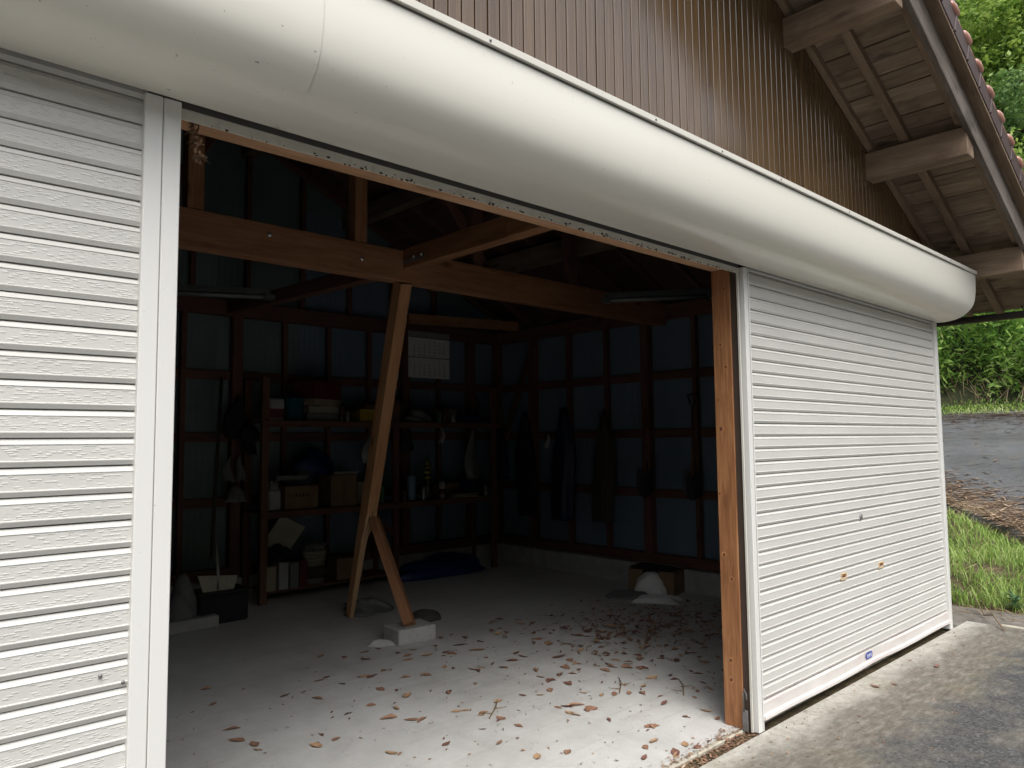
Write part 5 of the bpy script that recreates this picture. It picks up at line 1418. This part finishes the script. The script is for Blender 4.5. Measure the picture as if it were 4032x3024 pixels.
for i, (x, y, L) in enumerate(spots):
    big = i < 61
    me = LM[r.randrange(16)] if not big else LM[r.choice((0, 1, 3, 4, 5, 7, 8, 9, 11, 12, 13, 15, 2))]
    drift = 61 <= i < 145
    L *= 1.02
    M = Matrix.Translation((x, y, 0.002 + (r.uniform(0, 0.02) if drift else 0.0))) @ Matrix.Rotation(r.uniform(0, 2 * PI), 4, 'Z') @ Matrix.Rotation(r.uniform(-0.25, 0.25), 4, 'X') @ Matrix.Diagonal((L, L * r.uniform(0.7, 1.15), L * r.uniform(0.6, 1.1), 1))
    if i in OWN: solo('fallen_leaf', me, OWN[i], 'leaf', M)
    elif drift: solo('fallen_leaf', me, 'dry brown leaf in the drift of leaves before the right-hand wall', 'leaf', M, 'leaves drifted before the right-hand wall')
    elif i < 61: solo('fallen_leaf', me, 'larger dry curled leaf lying on the open grey concrete floor', 'leaf', M, 'larger leaves on the open floor')
    else: solo('fallen_leaf', me, 'small dry brown leaf piece scattered on the open concrete floor', 'leaf', M, 'small leaves on the open floor')
# leaves out on the apron
for (x, y, L, lab) in ((4.99, -0.13, 0.07, 'dark curled leaf on the apron below the blue badge'), (5.12, -0.20, 0.05, 'small dark leaf on the apron right of a curled one'), (5.72, -0.26, 0.07, 'dark flat leaf on the apron nearest the far shutter corner')):
    solo('fallen_leaf', LM[2], lab, 'leaf', Matrix.Translation((x, y, 0.0)) @ Matrix.Rotation(r.uniform(0, 6), 4, 'Z') @ Matrix.Diagonal((L, L, L, 1)))
# crumbs, twigs and fragments: one mass
def scatter_flakes(n, sampler, smin, smax, zf, aspect=(0.15, 0.6), up=0.35):
    P = np.array([sampler() for _ in range(n)])
    a = rng.uniform(0, 2 * PI, n)
    s = rng.uniform(smin, smax, n)
    w = s * rng.uniform(aspect[0], aspect[1], n)
    t1, t2 = rng.uniform(-up, up, n), rng.uniform(-up, up, n)
    u = np.stack([np.cos(a), np.sin(a), t1], 1) * s[:, None] / 2
    v = np.stack([-np.sin(a), np.cos(a), t2], 1) * w[:, None] / 2
    z = zf(P[:, 0], P[:, 1])
    c = np.stack([P[:, 0], P[:, 1], z + np.abs(u[:, 2]) + np.abs(v[:, 2]) + 0.002], 1)
    return np.stack([c - u, c - v * 0.9, c + u, c + v], 1)
r2 = random.Random(33)
def s_floor():
    while True:
        k = r2.random()
        if k < 0.55:
            x, y = r2.gauss(5.0, 0.8), r2.gauss(1.7, 0.6)
        elif k < 0.8:
            x, y = r2.uniform(2.2, 5.5), r2.uniform(0.12, 2.8)
        else:
            x, y = r2.uniform(0.9, 4.0), r2.uniform(0.12, 2.8)
        if 0.8 < x < 6.6 and 0.12 < y < 3.3 and not (x > 3.7 and x < 3.95 and y < 0.25): return (x, y)
def s_drift():
    while True:
        x, y = r2.gauss(5.35, 0.55), r2.gauss(1.75, 0.42)
        if 3.95 < x < 6.6 and 0.3 < y < 3.0: return (x, y)
o = struct('leaf_fragments', quads('leaf_fragments', np.concatenate([scatter_flakes(1300, s_floor, 0.006, 0.032, lambda x, y: 0 * x), scatter_flakes(700, s_drift, 0.025, 0.065, lambda x, y: 0.012 * np.exp(-((x - 5.3) / 0.6) ** 2), (0.25, 0.7), 0.4)]), M_CRUMB), 'stuff')
def s_groove():
    x = 3.0 + 0.8 * r2.random() ** 0.7 if r2.random() < 0.7 else r2.uniform(1.8, 3.8)
    return (x, r2.gauss(0.06, 0.045))
struct('threshold_litter', quads('threshold_litter', scatter_flakes(1100, s_groove, 0.006, 0.036, lambda x, y: np.where(y < 0.085, -0.014, 0.003), (0.08, 0.4)), M_CRUMB), 'stuff')
def s_apron(): return (r2.uniform(3.2, 7.2), -0.02 - abs(r2.gauss(0, 0.35)))
struct('apron_litter', quads('apron_litter', scatter_flakes(320, s_apron, 0.006, 0.03, lambda x, y: 0 * x - 0.004, (0.15, 0.5)), M_CRUMB), 'stuff')
# straw tufts and twigs on the floor
for (x, y, lab) in ((2.99, 1.27, 'broken dry twig on the bright part of the floor'), (3.85, 1.02, 'dry forked twig right of the broken one'), (4.1, 0.72, 'dry stalk nearest the entrance post')):
    bm = bmesh.new()
    c = Vector((x, y, 0.006))
    d = Vector((0.12, 0.10, 0.0))
    bm_tube(bm, [c - d, c + Vector((0.01, -0.01, 0.01)), c + d], [0.004, 0.004, 0.002], 6)
    bm_tube(bm, [c, c + Vector((0.07, -0.04, 0.006))], [0.003, 0.0015], 5)
    bm_tube(bm, [c - d * 0.5, c - d * 0.5 + Vector((-0.05, 0.05, 0.006))], [0.003, 0.0015], 5)
    solo('dry_twig', bm_mesh('dry_twig', bm, M_STRAW), lab, 'twig')

# ================================================================== OUTSIDE PLANTING
def blades(n, sampler, hmin, hmax, wid, lean, zf):
    P = np.array([sampler() for _ in range(n)])
    z = zf(P[:, 0], P[:, 1])
    h = rng.uniform(hmin, hmax, n)
    a = rng.uniform(0, 2 * PI, n)
    l = h * rng.uniform(lean * 0.2, lean, n)
    b = a + PI / 2
    w = wid * rng.uniform(0.6, 1.2, n)
    base = np.stack([P[:, 0], P[:, 1], z - 0.01], 1)
    side = np.stack([np.cos(b), np.sin(b), 0 * b], 1) * w[:, None] / 2
    dirv = np.stack([np.cos(a), np.sin(a), 0 * a], 1)
    def pt(t): return base + dirv * (l * t ** 2)[:, None] + np.stack([0 * h, 0 * h, h * (t - 0.32 * t ** 2.5 * (lean > 0.9))], 1)
    t1, t2, t3 = np.full(n, 0.4), np.full(n, 0.75), np.ones(n)
    return np.stack([base - side, base + side, pt(t1) - side * 0.9, pt(t1) + side * 0.9, pt(t2) - side * 0.6, pt(t2) + side * 0.6, pt(t3)], 1)
def blade_mesh(name, V, mat):
    n = V.shape[0]
    me = bpy.data.meshes.new(name)
    me.vertices.add(n * 7)
    me.vertices.foreach_set('co', V.reshape(-1).astype(np.float32))
    pat = np.array([0, 1, 3, 2, 2, 3, 5, 4, 4, 5, 6], dtype=np.int32)
    me.loops.add(n * 11)
    me.loops.foreach_set('vertex_index', (np.arange(n, dtype=np.int32)[:, None] * 7 + pat[None]).reshape(-1))
    me.polygons.add(n * 3)
    me.polygons.foreach_set('loop_start', (np.arange(n, dtype=np.int32)[:, None] * 11 + np.array([0, 4, 8], dtype=np.int32)[None]).reshape(-1))
    me.polygons.foreach_set('loop_total', np.tile(np.array([4, 4, 3], dtype=np.int32), n))
    me.materials.append(mat)
    me.update()
    me.validate()
    return me
def bz(x, y): return bankz(np.asarray(x), np.asarray(y))
def s_bank(front=8.05):
    while True:
        y = r2.uniform(-1.6, 5.0)
        k = float(KX(y))
        x = r2.uniform(front, k - 0.05)
        # clumpy
        c = math.sin(x * 3.1 + 1.0) + math.sin(y * 2.7 + x) + math.sin(x * 7.3 - y * 5.1)
        if c > -1.6 + 1.5 * (x < 8.75) and r2.random() < 0.9: return (x, y)
struct('bank_grass', blade_mesh('bank_grass', blades(16000, s_bank, 0.05, 0.30, 0.010, 0.95, bz), M_GRASS), 'stuff')
def s_straw():
    y = r2.uniform(-1.6, 4.0); k = float(KX(y))
    return (r2.uniform(7.65, 9.3) if r2.random() < 0.6 else r2.uniform(8, k), y)
def dz(x, y): return np.where(x < 7.95, -0.035, bz(x, y))
struct('dead_straw', quads('dead_straw', scatter_flakes(5200, s_straw, 0.06, 0.28, dz, (0.02, 0.06), 0.25), M_STRAW), 'stuff')
def s_curbstraw():
    y = r2.uniform(-2.5, 5.0)
    return (float(KX(y)) + abs(r2.gauss(0, 0.10)) - 0.12, y)
def cz(x, y): return np.where(x > KX(y) - 0.02, H(x, y) + 0.02, H(x, y) - 0.10)
struct('kerb_straw', quads('kerb_straw', scatter_flakes(3200, s_curbstraw, 0.08, 0.30, cz, (0.02, 0.05), 0.7), M_STRAW), 'stuff')
def s_deb():
    while True:
        y = r2.uniform(-3, 9)
        k = float(KX(y))
        d = abs(r2.gauss(0, 0.65)) if r2.random() < 0.6 else (21.5 - k - abs(r2.gauss(0, 1.0)) if r2.random() < 0.8 else r2.uniform(0, 21 - k))
        if 0 < d < 21.6 - k: return (k + d, y)
struct('road_debris', quads('road_debris', scatter_flakes(15000, s_deb, 0.10, 0.50, lambda x, y: H(x, y) + 0.024, (0.04, 0.12), 0.05), M_DEB), 'stuff')
def s_verge(): return (r2.uniform(21.3, 23.2), r2.uniform(-6, 14))
struct('verge_grass', blade_mesh('verge_grass', blades(12000, s_verge, 0.05, 0.13, 0.022, 0.95, lambda x, y: H(x, y)), M_GRASS), 'stuff')
# broad-leaf weed and tufts on the bank
M_WEED = leaf_mat('broad_weed_leaves', [(0.1, (0.05, 0.11, 0.05)), (0.6, (0.10, 0.20, 0.09)), (0.95, (0.2, 0.32, 0.16))], 0.3)
def weed(x, y, n, s, lab, h=0.12):
    z0 = float(dz(np.array([x]), np.array([y]))[0])
    V = []
    for k in range(n):
        a = rs.uniform(0, 2 * PI); l = s * rs.uniform(0.6, 1.2); e = rs.uniform(0.25, 1.1)
        c = Vector((x, y, z0 + rs.uniform(0.0, h)))
        d = Vector((math.cos(a) * math.cos(e), math.sin(a) * math.cos(e), math.sin(e)))
        sd = Vector((-math.sin(a), math.cos(a), 0)) * l * 0.24
        V.append([c, c + d * l * 0.5 + sd, c + d * l - Vector((0, 0, l * 0.25)), c + d * l * 0.5 - sd])
    return solo('weed', quads('weed', np.array([[tuple(p) for p in q_] for q_ in V]), M_WEED), lab, 'weed')
weed(8.35, 0.50, 26, 0.13, 'broad-leaved grey-green weed beside the far shutter corner')
weed(8.2, -0.15, 24, 0.11, 'low dark green weed on the dirt strip at the right edge')
def stalk(pts, lab):
    bm = bmesh.new()
    bm_tube(bm, pts, 0.006, 6)
    solo('dry_stalk', bm_mesh('dry_stalk', bm, M_STRAW), lab, 'stalk')
stalk([(7.9, 0.10, 0.10), (7.62, -0.05, 0.0), (7.38, -0.18, 0.06), (7.12, -0.32, 0.01)], 'bent dry stalk lying across the concrete edge')
# leaf clouds
def cloud(n, center, rad, size, aspect, bias=0.2, clumps=0, seed=0, droop=0.3):
    g = np.random.default_rng(seed)
    c = np.array(center)
    if clumps:
        d = g.normal(size=(clumps, 3)); d /= np.linalg.norm(d, axis=1)[:, None]
        cc = d * (g.random(clumps)[:, None] ** 0.4) * np.array(rad) * 0.85
        k = g.integers(0, clumps, n)
        d2 = g.normal(size=(n, 3)); d2 /= np.linalg.norm(d2, axis=1)[:, None]
        rr = (0.22 + 0.16 * g.random(clumps))[k]
        P = c + cc[k] + d2 * (g.random(n)[:, None] ** 0.45) * rr[:, None] * np.array(rad)
    else:
        d = g.normal(size=(n, 3)); d /= np.linalg.norm(d, axis=1)[:, None]
        P = c + d * (g.random(n)[:, None] ** 0.45) * np.array(rad)
    return leaf_quads(P, size, aspect, bias, g, droop)
def leaf_quads(P, size, aspect, bias, g, droop=0.3):
    n = len(P)
    nz = g.normal(size=(n, 3)); nz[:, 2] = np.abs(nz[:, 2]) + bias; nz /= np.linalg.norm(nz, axis=1)[:, None]
    t = g.normal(size=(n, 3)); t[:, 2] -= droop
    u = np.cross(nz, t); u /= np.linalg.norm(u, axis=1)[:, None]
    v = np.cross(nz, u)
    s = size * g.uniform(0.6, 1.3, n)
    v = v * s[:, None] / 2; u = u * (s * aspect)[:, None] / 2
    return np.stack([P - v, P - u + v * 0.1, P + v, P + u + v * 0.1], 1)
def tree(name, base, h, rad, n, size, mat, label, seed, group=None, clumps=34):
    r = random.Random(seed)
    t = thing(name, label, 'tree', base, group)
    b = Vector(base)
    top = b + Vector((r.uniform(-0.3, 0.3), r.uniform(-0.3, 0.3), h))
    bm = bmesh.new()
    bm_tube(bm, [b - Vector((0, 0, 0.3)), b.lerp(top, 0.35) + Vector((r.uniform(-.15, .15), r.uniform(-.15, .15), 0)), b.lerp(top, 0.7), top], [0.17, 0.13, 0.08, 0.03], 8)
    for k in range(9):
        p = b.lerp(top, r.uniform(0.35, 0.9)); a = r.uniform(0, 2 * PI)
        q_ = p + Vector((math.cos(a) * rad[0] * 0.7, math.sin(a) * rad[1] * 0.7, rad[2] * r.uniform(0.1, 0.5)))
        bm_tube(bm, [p, p.lerp(q_, 0.5) + Vector((0, 0, -0.1)), q_], [0.06, 0.04, 0.012], 6)
    part('trunk', bm_mesh('trunk', bm, M_BARK), t)
    part('crown', quads('crown', cloud(n, tuple(b + Vector((0, 0, h * 0.78))), rad, size, 0.55, 0.3, clumps, seed), mat), t)
def hz(x, y): return float(H(x, y))
tl = [(24.6, 2.2, 6.2, (2.0, 1.9, 2.2), 9500, 0.15, M_LTREE, 'bright fresh-green tree nearest above the roof verge'),
      (26.8, 5.6, 4.6, (1.9, 2.0, 2.1), 8500, 0.16, M_DTREE, 'dark green tree behind the gutter, middle of the slope'),
      (28.2, 3.4, 5.2, (2.2, 2.0, 2.4), 8500, 0.17, M_DTREE, 'deep green tree directly behind the bright one'),
      (26.2, 4.0, 2.6, (1.5, 1.5, 1.5), 4500, 0.17, M_LTREE, 'small light-green tree low behind the roof edge'),
      (31.5, 5.4, 6.0, (2.6, 2.4, 2.6), 6500, 0.24, M_LTREE, 'tall light-green tree high on the slope'),
      (33.0, 2.8, 7.0, (2.8, 2.6, 3.0), 6500, 0.25, M_DTREE, 'tallest dark tree at the right on the slope'),
      (30.0, 7.8, 5.0, (2.4, 2.4, 2.4), 5500, 0.22, M_DTREE, 'dark tree at the left of the wooded slope'),
      (30.6, 5.0, 8.2, (2.6, 2.6, 2.8), 8000, 0.2, M_LTREE, 'tall pale-green tree filling the gap above the roof tiles'),
      (36.5, 6.0, 8.0, (3.2, 3.0, 3.2), 6500, 0.28, M_DTREE, 'dark tree at the top of the slope'),
      (27.0, -1.0, 6.0, (2.4, 2.4, 2.6), 5500, 0.22, M_LTREE, 'broad light-green tree right of the roof edge'),
      (31.0, -0.5, 7.0, (2.8, 2.6, 3.0), 6000, 0.25, M_DTREE, 'dark tree behind the broad light-green one')]
for i, (x, y, h, rad, n, s, m, lab) in enumerate(tl):
    tree('hillside_tree', (x, y, hz(x, y)), h, rad, n, s, m, lab, 200 + i, 'trees on the slope above the road')
# bamboo-grass thicket along the verge: one mass, with bare stems and dead litter at its foot
g = np.random.default_rng(5)
n = 30000
x = 22.7 + np.abs(g.normal(0, 1.0, n)) * 1.2
y = g.uniform(-6, 13, n)
tt = g.random(n) ** 0.75
top = 2.1 + 0.45 * np.sin(y * 1.9) + 0.35 * np.sin(y * 4.3 + 1)
z = np.array(H(x, y)) * 0.3 + 0.7 * 2.45 + 0.06 + tt * top * 1.3
x = x + 0.55 * (1 - tt) + 0.35 * np.sin(y * 3.1 + tt * 4)
P = np.stack([x, y, z], 1)
struct('bamboo_thicket', quads('bamboo_thicket', leaf_quads(P, 0.24, 0.26, 0.35, g, 0.6), M_BAMB), 'stuff')
n = 650
y = g.uniform(-6, 13, n); x = 22.8 + np.abs(g.normal(0, 0.9, n)); hgt = g.uniform(0.1, 0.5, n)
z = np.array(H(x, y))
b = np.stack([x, y, z], 1); tp = b + np.stack([g.normal(0, 0.22, n), g.normal(0, 0.25, n), hgt], 1)
sd_ = np.stack([0 * x, np.full(n, 0.008), 0 * x], 1)
struct('thicket_stems', quads('thicket_stems', np.stack([b - sd_, b + sd_, tp + sd_ * 0.6, tp - sd_ * 0.6], 1), M_STRAW), 'stuff')
n = 26000
x = g.uniform(24.5, 40, n); y = g.uniform(-10, 16, n)
z = np.array(H(x, y)) + g.random(n) * 1.1
struct('slope_undergrowth', quads('slope_undergrowth', leaf_quads(np.stack([x, y, z], 1), 0.32, 0.5, 0.4, g), M_DTREE), 'stuff')
